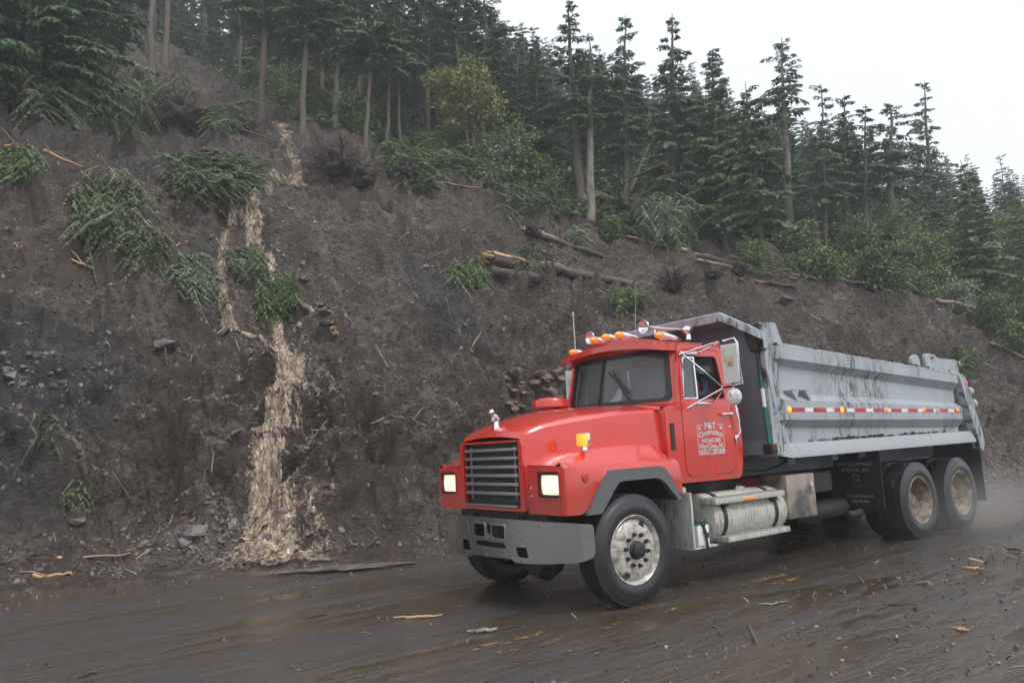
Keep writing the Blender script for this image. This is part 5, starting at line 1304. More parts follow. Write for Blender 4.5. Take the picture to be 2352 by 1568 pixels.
# --- white cloth on the dashboard
g = MB(); rg = np.random.default_rng(9); rows = []
for i, u in enumerate(np.linspace(0, 1, 8)):
    rows.append([(-1.22+.10*v+.03*math.sin(u*9+v*4), -.62+.55*u, 2.03+.26*max(0, u-.25)*(1-v)*1.4+.02*math.sin(u*14+v*9)) for v in np.linspace(0, 1, 7)])
g.grid(rows); o = g.build('cloth', MT['cloth'], None, (0, 0, 0)); o.scale = (1, 1, 1); tag(o, 'crumpled white cloth lying on the dashboard behind the windscreen', 'cloth')

# --- the driver
DO = Vector((-1.75, .46, 1.73)); DSH = Vector((-.14, .06, .03))
drv = empty('person', DO, 'driver in orange vest over navy shirt sitting at the wheel of the dump truck', 'person')
def skinned(name, pts, edges, rad, m, parent, origin, sub=2):
    me = bpy.data.meshes.new(name); me.from_pydata([tuple(Vector(p)-origin) for p in pts], edges, [])
    o = link(name, me, parent); mo = o.modifiers.new('skin', 'SKIN'); me.materials.append(m)
    if not me.skin_vertices: 
        b = bmesh.new(); b.from_mesh(me); b.verts.layers.skin.verify(); b.to_mesh(me); b.free()
    for i, r in enumerate(rad): me.skin_vertices[0].data[i].radius = (r if isinstance(r, tuple) else (r, r))
    me.skin_vertices[0].data[0].use_root = True
    o.modifiers.new('sub', 'SUBSURF').render_levels = sub; mo.use_smooth_shade = True
    dg = bpy.context.evaluated_depsgraph_get(); me2 = bpy.data.meshes.new_from_object(o.evaluated_get(dg)); o.modifiers.clear(); o.data = me2
    return o
pts = [(-1.80, .46, 1.78), (-1.80, .46, 2.0), (-1.74, .46, 2.22), (-1.70, .46, 2.34), (-1.66, .46, 2.40),      # pelvis..neck
       (-1.72, .66, 2.29), (-1.62, .73, 2.09), (-1.44, .62, 2.10),                                              # left arm
       (-1.72, .26, 2.29), (-1.62, .20, 2.09), (-1.44, .32, 2.10),
       (-1.45, .56, 1.80), (-1.30, .58, 1.45), (-1.45, .36, 1.80), (-1.30, .34, 1.45)]
ed = [(0, 1), (1, 2), (2, 3), (3, 4), (3, 5), (5, 6), (6, 7), (3, 8), (8, 9), (9, 10), (0, 11), (11, 12), (0, 13), (13, 14)]
bd = skinned('body', pts, ed, [.15, .15, .16, .10, .055, .075, .055, .035, .075, .055, .035, .09, .06, .09, .06], MT['navy'], drv, DO)
# head with face
def head(c, parent, origin, fwd):
    b = bmesh.new(); bmesh.ops.create_uvsphere(b, u_segments=28, v_segments=20, radius=1)
    for v in b.verts:
        x, y, z = v.co; f = max(0, x)
        k = 1-.22*max(0, -z)*(1-.3*f); nx = x*.098*k; ny = y*.078*k*(1-.10*max(0, -z)); nz = z*.125
        if x > .3:      # nose, brow, eye sockets, mouth
            nose = math.exp(-((y/.16)**2+((z+.12)/.22)**2)); nx += .024*nose
            for s_ in (-1, 1): nx -= .010*math.exp(-(((y-.36*s_)/.2)**2+((z-.06)/.12)**2))
            nx += .006*math.exp(-((z-.22)/.1)**2); nx -= .005*math.exp(-((y/.3)**2+((z+.48)/.06)**2)); nx += .006*math.exp(-((y/.3)**2+((z+.78)/.14)**2))
        v.co = (nx, ny, nz)
    for s_ in (-1, 1):
        r_ = bmesh.ops.create_uvsphere(b, u_segments=10, v_segments=8, radius=.024)
        for v in r_['verts']: v.co = (v.co.x*.7-.005, v.co.y*.4+s_*.078, v.co.z*1.2-.01)
    M_ = Matrix.Translation(Vector(c)) @ Matrix.Rotation(fwd, 4, 'Z') @ Matrix.Rotation(R(12), 4, 'Y'); b.transform(M_)
    g = MB(); g.bm(b); return g.build('head', MT['skin'], parent, origin, 80)
head((-1.60, .47, 2.50), drv, DO, 0)
g = MB(); g.lathe([(0, .135), (.05, .128), (.085, .10), (.102, .05), (.104, .025), (.10, .02)], (-1.605, .47, 2.51), (0, 0, 1), 24); g.prism([(-1.51, .40), (-1.42, .42), (-1.40, .47), (-1.42, .52), (-1.51, .54)], 2, 2.535, 2.542); g.build('cap', MT['hair'], drv, DO)
# vest: open panels over shoulders and chest
g = MB(); rows = []
for t in np.linspace(0, 2*math.pi, 29):
    c_, s_ = math.cos(t), math.sin(t)
    rows.append([(-1.80+.185*c_, .46+.215*s_, 1.80), (-1.79+.19*c_, .46+.22*s_, 2.0), (-1.75+.175*c_, .46+.215*s_, 2.17), (-1.725+.13*c_, .46+.19*s_, 2.30), (-1.70+.08*c_, .46+.10*s_, 2.385)])
g.grid(rows); g.build('vest', MT['vest'], drv, DO)
# hands on the rim: palm and five fingers curled round it
for sy_ in (.62, .32):
    w = Vector((-1.43, sy_, 2.10)); P_ = [w, w+Vector((.05, 0, .015))]; E_ = [(0, 1)]; Rd = [.028, .034]
    for k in range(4):
        b0 = w+Vector((.075, -.030+.020*k, .02)); i0 = len(P_)
        P_ += [b0, b0+Vector((.030, 0, .012)), b0+Vector((.036, 0, -.016)), b0+Vector((.016, 0, -.030))]; E_ += [(1, i0), (i0, i0+1), (i0+1, i0+2), (i0+2, i0+3)]; Rd += [.010, .0095, .009, .008]
    sgn = -1 if sy_ > .46 else 1; i0 = len(P_); P_ += [w+Vector((.03, sgn*.035, -.005)), w+Vector((.06, sgn*.045, -.012))]; E_ += [(1, i0), (i0, i0+1)]; Rd += [.012, .010]
    skinned('hand', P_, E_, Rd, MT['skin'], drv, DO, 1)
drv.location = DO+DSH
# ------------------------------------------------------------------ fallen timber, boughs, roots, rocks
def surf(u, v, lift=0.):
    p, n = hit(u, v); return p+n*lift
def fallen_log(label, pts, r, m='log', name='fallen_log', broken=True, lift=.8, seed=0, stubs=3):
    """pts: picture points lying on the slope; r radius in metres (start, end)"""
    rg = np.random.default_rng(seed); P = [surf(u, v) for u, v in pts]; O = P[0].copy()
    path = []
    for i in range(len(P)-1):
        for t in np.linspace(0, 1, 7)[(0 if i == 0 else 1):]: path.append(P[i].lerp(P[i+1], float(t)))
    n = len(path); rad = np.linspace(r[0], r[1], n)*(1+rg.normal(0, .05, n))
    path = [p+Vector((0, 0, 1))*(rad[i]*lift)+Vector(rg.normal(0, .02, 3)) for i, p in enumerate(path)]
    t = empty(name, O, label, 'log'); g = MB(); g.tube(path, rad, 12, wob=.05, rng=rg)
    for i in range(stubs):
        k = int(rg.integers(1, n-1)); d = Vector(rg.normal(0, 1, 3)); d.z = abs(d.z)*.7; d.normalize(); l = rg.uniform(.25, .9)
        g.tube([path[k], path[k]+d*l*.6, path[k]+d*l+Vector((0, 0, -.05))], [rad[k]*.25+.008, .012, .005], 5)
    g.build('trunk', MT[m], t, O, 60)
    if broken:
        g = MB(); d = (path[0]-path[1]).normalized(); a = d.orthogonal().normalized(); b = d.cross(a)
        for i in range(11):
            an = rg.uniform(0, 6.28); q = rad[0]*rg.uniform(.1, .85); c = path[0]+(a*math.cos(an)+b*math.sin(an))*q
            w = rad[0]*rg.uniform(.12, .3); l = rg.uniform(.4, 1.6)*rad[0]*2
            g.hull([c+a*w-d*.05, c-a*w-d*.05, c+b*w-d*.05, c-b*w-d*.05, c+d*l+a*.005, c+d*l-a*.005+b*.004])
        # a long stripped face
        L = min(6, n-1); pts_ = []
        up = Vector((0, 0, 1))
        sd_ = d.cross(up).normalized(); tow = (Vector(CAM)-path[0]).normalized(); nn = (up+tow*.6); nn = (nn-d*nn.dot(d)).normalized()
        rows = []
        for i in range(L+1):
            w = rad[i]*(.75-.7*i/L)+.004; s2 = d.cross(nn).normalized(); c = path[i]+nn*(rad[i]*1.04)
            rows.append([c-s2*w-nn*(.35*w), c+nn*.004, c+s2*w-nn*(.35*w)])
        g.grid(rows)
        g.build('splintered_wood', MT['wood'], t, O, 60)
    return t
def boughs(label, u, v, w, h, dpx, n, L, matl='bough', name='fallen_bough', seed=0, lift=(.05, .5), droop=.30, spread=1.0, cat='bough', stem=True):
    """a heap of conifer branches: centre and size in picture pixels, pointing along dpx"""
    rg = np.random.default_rng(seed); c, nm = hit(u, v); O = c.copy()
    t = empty(name, O, label, cat); Q = []; T = []; g = MB()
    L0 = L; n0 = n; n = int(n*4.6)
    for i in range(n):
        long_ = i < n0*.16; L = L0*(1.25 if long_ else .50)
        while True:
            a, b = rg.uniform(-1, 1, 2)
            if a*a+b*b < 1: break
        p, pn = hit(u+a*w*.5, v+b*h*.5)
        if (p-c).length > 6+L: continue
        e, _ = hit(u+a*w*.5+dpx[0], v+b*h*.5+dpx[1]); d = e-p
        if d.length > 9 or d.length < .01: d = Vector((rg.normal(), .3, 0))
        d.normalize(); az = math.atan2(d.y, d.x)+rg.normal(0, spread); up = d.z/max(.2, math.hypot(d.x, d.y)); up = max(-1.2, min(1.2, up))+.20+rg.normal(0, .38)
        l = L*rg.uniform(.55, 1.15); lf = rg.uniform(*lift)
        q, tp = branch_quads(rg, p.z-O.z+lf, az, l, up, droop+rg.uniform(0, .35), 2.2 if long_ else 3.4, .8, p.x-O.x, p.y-O.y, .45 if long_ else .45)
        Q.append(q); T.append(tp)
        if stem and (long_ or i % 23 == 0):
            g.tube([(p.x-O.x, p.y-O.y, p.z-O.z+lf), (p.x-O.x+math.cos(az)*l*.5, p.y-O.y+math.sin(az)*l*.5, p.z-O.z+lf+(up*.5-droop*.3)*l), (p.x-O.x+math.cos(az)*l*.9, p.y-O.y+math.sin(az)*l*.9, p.z-O.z+lf+(up*.9-droop*.95)*l)], [.018+.008*L, .012, .005], 4)
    if Q:
        link('foliage', crown_mesh('foliage', np.concatenate(Q), np.concatenate(T), MT[matl]), t)
        if stem: g.build('branch', MT['bark_pale'], t, sharp=60)
    return t
def roots(label, u, v, r, seed, name='root_wad', n=34, core=1.):
    rg = np.random.default_rng(seed); c = surf(u, v); R_ = r*mpp(c); O = c.copy(); c = c+Vector((0, 0, R_*.45)); t = empty(name, O, label, 'roots')
    g = MB()
    b = bmesh.new(); bmesh.ops.create_icosphere(b, subdivisions=4, radius=1)
    co = np.array([v_.co[:] for v_ in b.verts]); nz = fbm(co+seed*3.1, .6, 5, seed); k = (1+nz*.38)*R_*.62*core
    for v_, q in zip(b.verts, k): v_.co = Vector(c)+Vector((v_.co.x*q, v_.co.y*q, v_.co.z*q*.85))
    g.bm(b); g.build('soil_mass', MT['root'], t, O, 180)
    g = MB()
    for i in range(n):
        d = Vector(rg.normal(0, 1, 3)); d.z = d.z*.6+.25; d.normalize(); p = [c+d*R_*.3]
        for j in range(5): d = (d+Vector(rg.normal(0, .38, 3))).normalized(); p.append(p[-1]+d*R_*rg.uniform(.14, .34))
        r0 = R_*rg.uniform(.02, .055); g.tube(p, np.linspace(r0, r0*.15, 6), 5)
    g.build('roots', MT['root'], t, O, 60); return t
def rock_pts(rg, c, s, fl=.6): return [Vector(c)+Vector(((a)*s[0], b*s[1], d*s[2])) for a, b, d in (unit(rg.normal(0, 1, (16, 3)))*rg.uniform(.75, 1, (16, 1)))]
def rock(label, u, v, wpx, hpx, seed, m='rock', name='boulder', group=None):
    rg = np.random.default_rng(seed); p = surf(u, v); k = mpp(p)*.5; g = MB()
    g.hull(rock_pts(rg, p, (wpx*k, wpx*k*.8, hpx*k)))
    b = bmesh.new()
    me = bpy.data.meshes.new('x'); me.from_pydata(g.V, [], g.F); b.from_mesh(me); bmesh.ops.subdivide_edges(b, edges=b.edges, cuts=2, use_grid_fill=True)
    co = np.array([v_.co[:] for v_ in b.verts]); nz = fbm(co, k*wpx*.5, 3, seed)*k*wpx*.06
    for v_, q in zip(b.verts, nz): v_.co += (v_.co-p).normalized()*q
    g = MB(); g.bm(b); bpy.data.meshes.remove(me); o = g.build(name, MT[m], None, p, 30); o.location = p; return tag(o, label, 'rock', group)

fallen_log('thick broken log with a split pale face lying on the slope above the cab', [(1128, 606), (1290, 632), (1455, 660)], (.21, .12), seed=1)
fallen_log('short dark rotten log tucked under the thick broken log', [(1135, 634), (1245, 648)], (.16, .13), broken=False, seed=2)
fallen_log('upper broken log with muddy roots at its head, above the thick one', [(1212, 535), (1290, 562), (1385, 592)], (.13, .08), seed=3, stubs=5)
fallen_log('pale splintered sapling crossing between the two broken logs', [(1205, 530), (1250, 580), (1310, 630)], (.04, .03), m='bark_pale', seed=4, stubs=6)
fallen_log('trunk of the toppled tree with an orange broken end at the forest edge', [(1330, 475), (1420, 494), (1505, 520)], (.13, .08), seed=5, m='bark_pale', lift=6.5)
fallen_log('fallen trunk lying behind the windblown tree at the forest edge', [(1565, 580), (1640, 598), (1725, 618)], (.10, .07), seed=6, m='bark')
fallen_log('thin fallen log at the edge of the mud under the flagged hemlock', [(1700, 646), (1760, 652), (1830, 660)], (.08, .05), seed=7)
fallen_log('long fallen trunk running off the right edge of the picture', [(2020, 655), (2150, 672), (2270, 690), (2352, 700)], (.12, .09), seed=8, m='bark', stubs=8, lift=2.)
fallen_log('orange-ended thin trunk on the right bank below the long one', [(2280, 792), (2380, 838)], (.07, .05), seed=9, m='bark')
fallen_log('curved broken sapling among brush behind the dump body', [(1800, 630), (1870, 640), (1940, 652)], (.05, .03), seed=10, m='bark', stubs=6)
fallen_log('long dark fallen trunk at the upper left edge', [(-10, 200), (110, 235), (240, 262)], (.16, .09), seed=11, m='bark', stubs=9)
fallen_log('thin bare pole lying across the gap left of the stream head', [(420, 268), (520, 290), (650, 330)], (.05, .03), seed=12, m='log')
fallen_log('bare pole with orange end resting beside the stream', [(768, 768), (700, 708), (605, 642)], (.085, .04), seed=13, m='bark', stubs=7)
fallen_log('small leaning snag on the slope beside the upper log', [(1262, 560), (1330, 600)], (.03, .02), seed=14, broken=False, m='bark')
fallen_log('dark branch lying near the foot of the bank at lower left', [(5, 1300), (80, 1272)], (.035, .02), seed=15, broken=False)
fallen_log('thin bleached branch curving over the mud left of the hood', [(900, 955), (940, 962), (980, 982)], (.018, .01), seed=16, broken=False, m='bark_pale', stubs=1)
fallen_log('brown stick lying along the toe of the bank at left', [(130, 1285), (300, 1280)], (.03, .02), seed=17, m='log', stubs=2)
for i, (pts, r_, m_, lab) in enumerate([([(1440, 548), (1530, 572), (1600, 596)], .05, 'bark', 'thin fallen trunk just below the toppled green crown'), ([(1340, 445), (1430, 425), (1530, 385)], .04, 'log', 'thin broken stem slanting up to the right behind the toppled tree'),
        ([(1600, 605), (1720, 628), (1830, 646)], .06, 'bark_pale', 'pale fallen trunk along the slide edge left of the leaning grey pole'), ([(1850, 628), (1940, 648), (2040, 668)], .05, 'bark', 'thin fallen trunk in the brush right of the leaning grey pole'),
        ([(1000, 352), (1090, 368), (1180, 400)], .04, 'bark_pale', 'pale thin pole fallen along the forest edge under the alder'), ([(1150, 400), (1190, 440)], .06, 'bark', 'short leaning broken trunk below the silvery shrub'),
        ([(2150, 700), (2250, 716), (2352, 742)], .07, 'bark_pale', 'pale fallen trunk below the long one at the right edge'), ([(1010, 425), (1100, 438), (1160, 452)], .04, 'log', 'dark thin log lying on the mud under the alder')]):
    fallen_log(lab, pts, (r_, r_*.5), m=m_, seed=50+i, lift=2.5, stubs=5)
for i, (a, b, lab) in enumerate([((15, 345), (60, 325), 'bright split slab of wood at the upper left'), ((100, 350), (210, 395), 'long pale splinter sticking out of the left bank'),
        ((388, 574), (412, 562), 'bright yellow wood chip left of the stream'), ((34, 565), (40, 595), 'short orange splinter on the left bank'),
        ((165, 600), (215, 620), 'reddish torn bark strips on the left bank'), ((1058, 805), (1082, 808), 'pale chip lying on the mud above the hood'),
        ((1640, 560), (1680, 575), 'pale splintered stick near the forest edge'), ((880, 968), (850, 975), 'small tan chip left of the hood ornament'),
        ((80, 1330), (170, 1322), 'orange splintered stick at the road edge on the left')]):
    fallen_log(lab, [a, b], (.045 if i < 2 else .028, .015), m='wood', name='wood_splinter', broken=False, seed=30+i, lift=1.5, stubs=1)
# the conifers' torn boughs
boughs('big green heap of torn boughs across the top of the stream', 485, 418, 220, 90, (60, 22), 150, 1.15, seed=40, lift=(.05, .5))
boughs('drooping boughs hanging down the left bank', 245, 490, 165, 150, (35, 60), 80, .85, seed=41, lift=(.05, .6))
boughs('mat of boughs lower on the left bank pointing at the stream', 335, 585, 90, 90, (45, 50), 30, .65, seed=42)
boughs('pale green bough tip just left of the stream', 440, 650, 100, 80, (50, 40), 44, .65, seed=43, matl='pale_leaf')
boughs('small bough lying in the stream bed', 560, 620, 90, 60, (40, 30), 34, .6, seed=44)
boughs('bright bough around the bare pole beside the stream', 630, 695, 100, 90, (40, 35), 60, .6, seed=45, matl='needle_lt')
boughs('bright mossy bough at the left edge', 35, 395, 90, 60, (30, 25), 40, .6, seed=46, matl='needle_lt')
boughs('drooping crown of the fallen tree in the upper left hollow', 265, 262, 150, 110, (30, 45), 90, 1.5, seed=47, lift=(.3, 1.2))
boughs('heap of boughs at the foot of the forest, far upper left', 130, 235, 260, 90, (30, 20), 90, 1.4, seed=48, lift=(.1, .9))
boughs('toppled small conifer left of the stream head', 380, 238, 130, 60, (-30, 25), 60, 1.3, seed=49, lift=(.2, 1.))
boughs('bough draped beside the upper root mass', 505, 290, 110, 50, (40, 10), 50, 1.1, seed=50, lift=(.1, .7))
boughs('drooping grey-green crown of the toppled tree at the forest edge', 1530, 535, 140, 70, (50, 40), 110, 1.2, seed=51, matl='pale_leaf', lift=(.4, 2.))
boughs('fresh green frond on the slope left of the thick broken log', 1075, 645, 80, 50, (25, 30), 34, .55, seed=52, matl='needle_lt')
boughs('low green frond right of the thick log', 1440, 700, 100, 30, (40, 12), 24, .6, seed=53, matl='needle_lt')
boughs('small green tuft below the root mass in the middle', 975, 432, 70, 30, (30, 5), 26, .8, seed=54, matl='bough')
boughs('little green tuft between the thick log and the forest', 1322, 552, 40, 22, (10, 5), 14, .5, seed=55, matl='pale_leaf')
boughs('dark greenery under the upper broken log', 1225, 600, 90, 40, (20, 15), 26, .6, seed=56)
boughs('brush of branches along the slide edge below the alder', 1250, 470, 240, 70, (20, 10), 80, 1.3, seed=57, lift=(.1, 1.))
boughs('brush at the forest edge right of the stream head', 1000, 380, 260, 70, (20, 5), 70, 1.5, seed=58, lift=(.1, 1.), matl='needle_lt')
boughs('brush of ferns and branches under the flagged hemlock', 1800, 622, 240, 30, (25, 5), 26, .7, seed=59, lift=(.1, .7), matl='needle_lt')
boughs('brush heap at the forest edge behind the rear of the dump body', 2080, 660, 200, 30, (25, 10), 26, .7, seed=60, lift=(.1, .9))
boughs('thicket hanging over the bank behind the tailgate', 2285, 738, 130, 40, (20, 18), 30, .7, seed=61, lift=(.1, .9), matl='needle_lt')
boughs('green boughs spilling down the bank right of the tailgate', 2215, 840, 70, 60, (10, 40), 14, .6, seed=62, lift=(.05, .6), matl='needle_lt')
boughs('dark thicket at the right edge above the road', 2345, 765, 60, 60, (10, 30), 20, .7, seed=63, lift=(.1, .8))
boughs('hanging grassy root tuft low on the left bank', 170, 1160, 60, 30, (10, 30), 5, .3, seed=64)
boughs('mossy tuft on the left bank below the ledge', 105, 1010, 40, 50, (0, 30), 4, .3, seed=65)
# uprooted masses
roots('wide dark root mass in the upper left hollow', 415, 290, 62, 70)
roots('small dark root mass left of the misty trunks', 560, 300, 36, 71)
roots('tangled uprooted stump in the middle of the upper slope', 775, 400, 58, 72, n=60)
roots('spiky broken stump right of the tangled one', 838, 425, 40, 73, n=40)
roots('stump with vertical splinters below the forest', 938, 410, 38, 74, n=44)
roots('spidery ball of roots above the dump body', 1548, 668, 42, 75, n=70, core=.7)
roots('muddy root lump by the fallen trunk on the right', 1640, 640, 28, 76)
roots('dark root plate at the foot of the pale trunk', 1700, 630, 26, 77)
roots('rooty end of the upper broken log', 1218, 540, 28, 78, n=44)
roots('muddy lump with roots at the slide edge', 1270, 505, 26, 79)
# bedrock and boulders
for i, (u, v, w, h, lab) in enumerate([(452, 1222, 74, 44, 'squarish boulder left of the foot of the stream'), (425, 1246, 44, 30, 'pale wedge of rock in front of the squarish boulder'),
        (650, 1178, 46, 40, 'round boulder in the foot of the stream'), (378, 792, 80, 36, 'long slab of rock jutting from the left bank'), (30, 860, 44, 30, 'grey block in the rubble at the left edge'),
        (95, 815, 40, 22, 'flat stone in the rubble at the left edge'), (600, 1262, 34, 20, 'dark stone in the foaming fan'), (560, 1280, 30, 18, 'small wet stone left in the foaming fan'),
        (1800, 690, 60, 20, 'flat shale slab behind the dump body'), (745, 718, 60, 16, 'flat pale shale slab right of the pole'), (752, 742, 50, 14, 'second pale shale slab below the first'),
        (735, 700, 44, 12, 'small pale shale slab uppermost of three'), (700, 640, 40, 14, 'shale piece beside the upper stream'), (180, 1195, 46, 22, 'half-buried stone at the foot of the left bank'),
        (330, 1250, 36, 24, 'stone at the foot of the bank left of the boulders')]): rock(lab, u, v, w, h, 80+i)
rg = np.random.default_rng(11)
for i in range(30):
    u = 1215+rg.uniform(-45, 75)+(8 if i % 2 else -8); v = 895+rg.uniform(-45, 45); s_ = rg.uniform(16, 46)
    rock('reddish-brown broken block in the rock outcrop left of the cab', u, v, s_, s_*rg.uniform(.45, .9), 120+i, 'rock_red', 'rock_block', 'broken blocks of the outcrop left of the cab')
for i in range(26):
    u = rg.uniform(5, 170); v = rg.uniform(800, 900)+u*.05; s_ = rg.uniform(10, 30)
    rock('small angular block in the rubble pocket at the left edge', u, v, s_, s_*rg.uniform(.5, .9), 160+i, 'rock', 'rock_block', 'rubble blocks at the left edge')
for i in range(40):
    u = rg.uniform(500, 760); v = 1215+rg.uniform(0, 75); s_ = rg.uniform(9, 30)
    rock('wet stone in the fan at the foot of the stream', u, v, s_, s_*rg.uniform(.4, .9), 200+i, 'rock', 'stone', 'stones in the fan of the stream')
# pieces on the road
def on_road(u, v):
    d = pix_ray(u, v); t = -CAM[2]/d.z; return Vector(CAM)+d*t
def road_stick(label, a, b, r, m='log', seed=0, mid=None, name='stick', bark=False):
    rg = np.random.default_rng(seed); P = [on_road(*a), on_road(*b)]; O = P[0].copy(); n = 9; g = MB()
    path = [P[0].lerp(P[1], i/(n-1))+Vector((rg.normal(0, .015), rg.normal(0, .015), r*.9+abs(rg.normal(0, .008)))) for i in range(n)]
    g.tube(path, [r*(.5+.5*math.sin(math.pi*(i+.6)/n)) for i in range(n)], 8, wob=.12, rng=rg)
    if bark:
        for k in range(16):
            c = path[int(rg.integers(0, n))]; d = (P[1]-P[0]).normalized(); l = rg.uniform(.1, .5); w = rg.uniform(.01, .04); sd_ = Vector((-d.y, d.x, 0))
            c = c+sd_*rg.normal(0, .07); g.hull([c+d*l+Vector((0, 0, .0)), c-d*l, c+sd_*w, c-sd_*w, c+Vector((0, 0, .02+rg.uniform(0, .05)))])
    o = g.build(name, MT[m], None, O, 50); o.location = O; return tag(o, label, 'stick' if not bark else 'log')
road_stick('long shattered slab of dark bark lying on the near edge of the mud', (640, 1322), (950, 1300), .045, seed=1, name='bark_slab', bark=True)
road_stick('thin reddish stick on the road in front of the bumper', (905, 1421), (1012, 1417), .012, m='wood', seed=2)
road_stick('small frayed bark scrap on the centre of the road', (1085, 1455), (1140, 1450), .02, seed=3, m='bark_pale', name='bark_scrap')
road_stick('short dark twig near the bottom left of the road', (180, 1560), (225, 1545), .015, seed=4)
road_stick('reddish twig on the road at lower right', (2190, 1445), (2225, 1452), .012, m='wood', seed=5)
road_stick('dark twig on the muddy lane at the right edge', (2300, 1260), (2352, 1268), .015, seed=6)
road_stick('brown stick on the muddy lane below the tailgate', (2210, 1306), (2262, 1312), .016, seed=7, m='wood')
road_stick('pale worn strip of wood on the wet lane behind the front wheel', (1740, 1392), (1815, 1383), .010, seed=8, m='bark_pale')
# small stuff nobody could count
def bits(name, label, n, sampler, size, flat, seed, colr=(0, .8), elong=1.):
    rg = np.random.default_rng(seed); V = []; A = []; i = 0; tries = 0
    cube = np.array([(-1, -1, -1), (1, -1, -1), (1, 1, -1), (-1, 1, -1), (-1, -1, 1), (1, -1, 1), (1, 1, 1), (-1, 1, 1)], float)
    fq = np.array([(0, 3, 2, 1), (4, 5, 6, 7), (0, 1, 5, 4), (1, 2, 6, 5), (2, 3, 7, 6), (3, 0, 4, 7)])
    while i < n and tries < n*6:
        tries += 1; r = sampler(rg)
        if r is None: continue
        p, nm = r; s_ = size[0]*(size[1]/size[0])**(rg.random()**2.2)
        q = cube*np.array([s_*elong, s_*rg.uniform(.4, .9)/math.sqrt(elong), s_*flat*rg.uniform(.5, 1.4)])*(1+rg.uniform(-.35, .35, (8, 3)))
        a = rg.uniform(0, 6.28); ca, sa = math.cos(a), math.sin(a); z = np.array(nm)+rg.normal(0, .35, 3); z /= np.linalg.norm(z); x = np.cross(z, [sa, ca, .1]); x /= np.linalg.norm(x); y = np.cross(z, x)
        V.append(q@np.stack([x, y, z])+np.array(p)); A.append(rg.uniform(*colr)); i += 1
    V = np.concatenate(V); F = (np.arange(i)[:, None, None]*8+fq[None]).reshape(-1, 4)
    me = np_mesh(name, V, F, MT['bits'], smooth=False); at = me.attributes.new('bit', 'FLOAT', 'POINT'); at.data.foreach_set('value', np.repeat(A, 8).astype(np.float32)[:len(me.vertices)])
    return tag(link(name, me), label, kind='stuff')
def slide_pt(rg):
    x = rg.uniform(-30, 9); s = 24*rg.random()**1.5; y = float(toe(x))-s
    if slide_mask(np.array([x]), np.array([y]))[0] < -.3 or not in_view(x, y, base_h(np.array([x]), np.array([y]))[0][0]): return None
    return drop(x, y)
def gully_pt(rg):
    P, W = SP[0]; k = int(rg.integers(0, len(P)-1)); p = P[k]+(P[k+1]-P[k])*rg.random(); sg = 1 if rg.random() < .6 else -1; return drop(p[0]-sg*(W[k]*.45+abs(rg.normal(0, .55))), p[1]+rg.normal(0, .4))
def road_pt(rg):
    if rg.random() < .5: x = rg.uniform(-22, 7); y = float(toe(x))+abs(rg.normal(0, 1.0))
    elif rg.random() < .5: x = rg.uniform(-9, 4); y = rg.uniform(2.2, 6.3)
    else: x = rg.uniform(-16, 7); y = rg.uniform(float(toe(x)), 5.5)
    return (x, y, .006), (0, 0, 1)
for i, (u, v, w, m_, lab) in enumerate([(1735, 618, 60, 'alder', 'small leafy bush at the slide edge below the long pale trunk'), (1840, 632, 46, 'alder', 'low bush right of the foot of the long pale trunk'), (1985, 652, 60, 'alder', 'low bush by the curved broken sapling'),
        (2110, 676, 64, 'alder', 'low bush under the long fallen trunk at the right'), (2200, 706, 60, 'pale_leaf', 'greyish low bush below the long fallen trunk'), (2290, 745, 70, 'alder', 'bush on the brow of the bank near the right edge'),
        (2340, 800, 60, 'alder', 'bush hanging on the bank at the right edge'), (1560, 575, 40, 'needle_lt', 'low green bush below the toppled crown'), (1400, 540, 40, 'alder', 'low bush at the slide edge right of the thick trunk')]):
    p, _ = hit(u, v); m = mpp(p); place_tree('bush', broadleaf(900+i, w*m, w*m*.9, m_, stems=6, nleaf=2600, leaf=.075, low=.0, sr=.02), p, label=lab, cat='bush')
bits('rock_fragments', 'countless shale fragments and clods strewn over the mud', 34000, slide_pt, (.012, .050), .6, 1, (0, .60))
bits('rock_fragments', 'wet shale flakes crowding the stream bed', 4200, gully_pt, (.015, .07), .28, 2, (.1, .70))
bits('wood_debris', 'countless twigs and splinters strewn over the mud', 2600, slide_pt, (.010, .045), .35, 3, (0, .93), 6)
bits('road_grit', 'grit, clods and chips strewn on the wet road', 8000, road_pt, (.004, .018), .5, 4, (0, .85))
bits('road_twigs', 'bits of twig washed onto the road', 340, road_pt, (.012, .05), .25, 5, (0, .95), 4.)
# undergrowth on the forest floor
def undergrowth():
    rg = np.random.default_rng(21); Q = []; T = []; n = 0; tr_ = 0
    while n < 4600 and tr_ < 60000:
        tr_ += 1; x = rg.uniform(-60, 13); s = rg.uniform(.5, 50); y = float(toe(x))-s; mk = slide_mask(np.array([x]), np.array([y]))[0]
        if mk > -.2 or (mk < -9 and rg.random() < .75): continue
        if not in_view(x, y, base_h(np.array([x]), np.array([y]))[0][0]): continue
        p, nm = drop(x, y); n += 1; m = 26; D = unit(np.stack([rg.normal(0, 1, m), rg.normal(0, 1, m), rg.uniform(.0, 1.2, m)], 1)); L = rg.uniform(.18, .60, m)*(1.4 if mk < -2 else .9)
        Pp = np.array(p)+rg.normal(0, .30, (m, 3))*[1, 1, .35]+[0, 0, .15]; Sd = unit(np.cross(D, rg.normal(0, 1, (m, 3)))); Q.append(twig_quads(Pp, D, Sd, L, L*.17, .3)); T.append(rg.random(m)*.5)
    me = crown_mesh('undergrowth', np.concatenate(Q), np.concatenate(T), MT['needle_lt']); tag(link('undergrowth', me), 'ferns, moss and low green undergrowth on the forest floor', kind='stuff')
undergrowth()
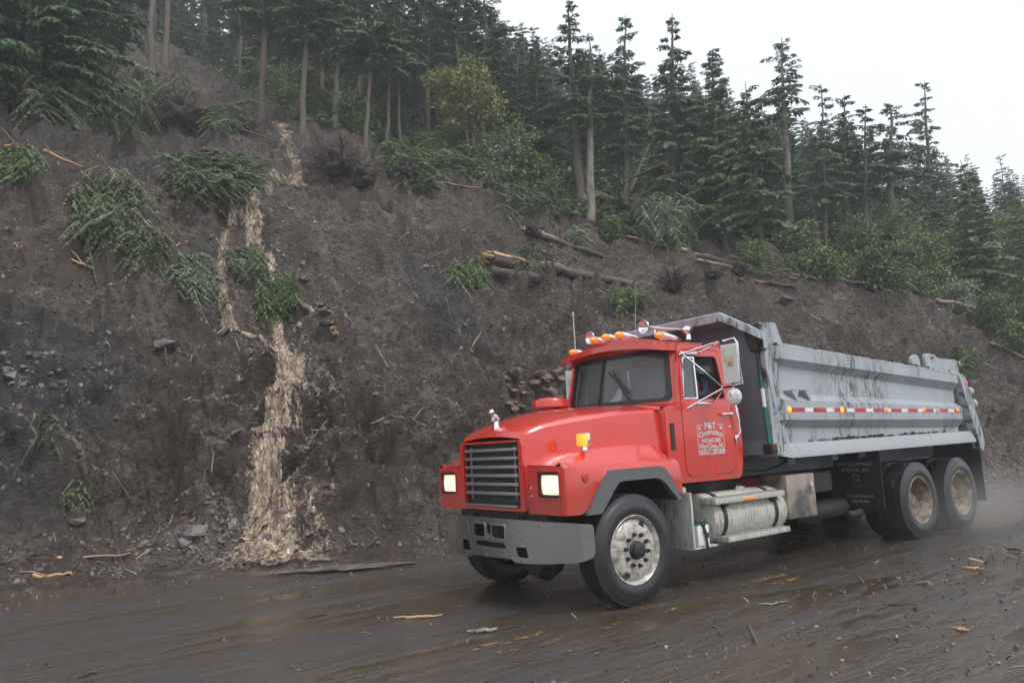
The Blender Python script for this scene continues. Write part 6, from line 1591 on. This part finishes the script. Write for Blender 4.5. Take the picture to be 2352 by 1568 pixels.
# ------------------------------------------------------------------ haze
def build_haze():
    mb = MB(); x0, x1, y0, y1, z0, z1 = -190, 60, -150, 70, -1.5, 95
    mb.box(((x0+x1)/2, (y0+y1)/2, (z0+z1)/2), (x1-x0, y1-y0, z1-z0))
    m = bpy.data.materials.new('haze_air'); m.use_nodes = True; t = m.node_tree; t.nodes.clear()
    out = t.nodes.new('ShaderNodeOutputMaterial'); v = t.nodes.new('ShaderNodeVolumePrincipled')
    v.inputs['Color'].default_value = (.93, .96, 1., 1); v.inputs['Density'].default_value = HAZE; v.inputs['Anisotropy'].default_value = .2
    t.links.new(v.outputs[0], out.inputs['Volume'])
    o = mb.build('haze', m, smooth=False); tag(o, 'thin rain mist over the whole slope', kind='stuff')
HAZE = .0018
build_haze()

def spray(name, c, r, dens, label):
    """wet mist flung up by the wheels: an ellipsoid whose density dies away to nothing at its skin"""
    b = bmesh.new(); bmesh.ops.create_icosphere(b, subdivisions=3, radius=1); me = bpy.data.meshes.new(name); b.to_mesh(me); b.free()
    m = bpy.data.materials.new('wheel_spray'); m.use_nodes = True; t = m.node_tree; t.nodes.clear()
    out = t.nodes.new('ShaderNodeOutputMaterial'); v = t.nodes.new('ShaderNodeVolumePrincipled'); v.inputs['Color'].default_value = (.8, .78, .76, 1)
    tc = t.nodes.new('ShaderNodeTexCoord'); ln = t.nodes.new('ShaderNodeVectorMath'); ln.operation = 'LENGTH'; mr = t.nodes.new('ShaderNodeMapRange')
    mr.inputs[1].default_value = 1; mr.inputs[2].default_value = .1; mr.inputs[3].default_value = 0; mr.inputs[4].default_value = dens
    no = t.nodes.new('ShaderNodeTexNoise'); no.inputs['Scale'].default_value = 2.2; no.inputs['Detail'].default_value = 3; mu = t.nodes.new('ShaderNodeMath'); mu.operation = 'MULTIPLY'
    t.links.new(tc.outputs['Object'], ln.inputs[0]); t.links.new(ln.outputs['Value'], mr.inputs[0]); t.links.new(tc.outputs['Object'], no.inputs['Vector'])
    t.links.new(mr.outputs[0], mu.inputs[0]); t.links.new(no.outputs['Fac'], mu.inputs[1]); t.links.new(mu.outputs[0], v.inputs['Density']); t.links.new(v.outputs[0], out.inputs['Volume'])
    me.materials.append(m); o = link(name, me, None, c); o.scale = r; tag(o, label, kind='stuff')
spray('wheel_spray', (-7.6, 1.3, .30), (2.8, .9, .75), .50, 'fine brown spray thrown up round the rear wheels')
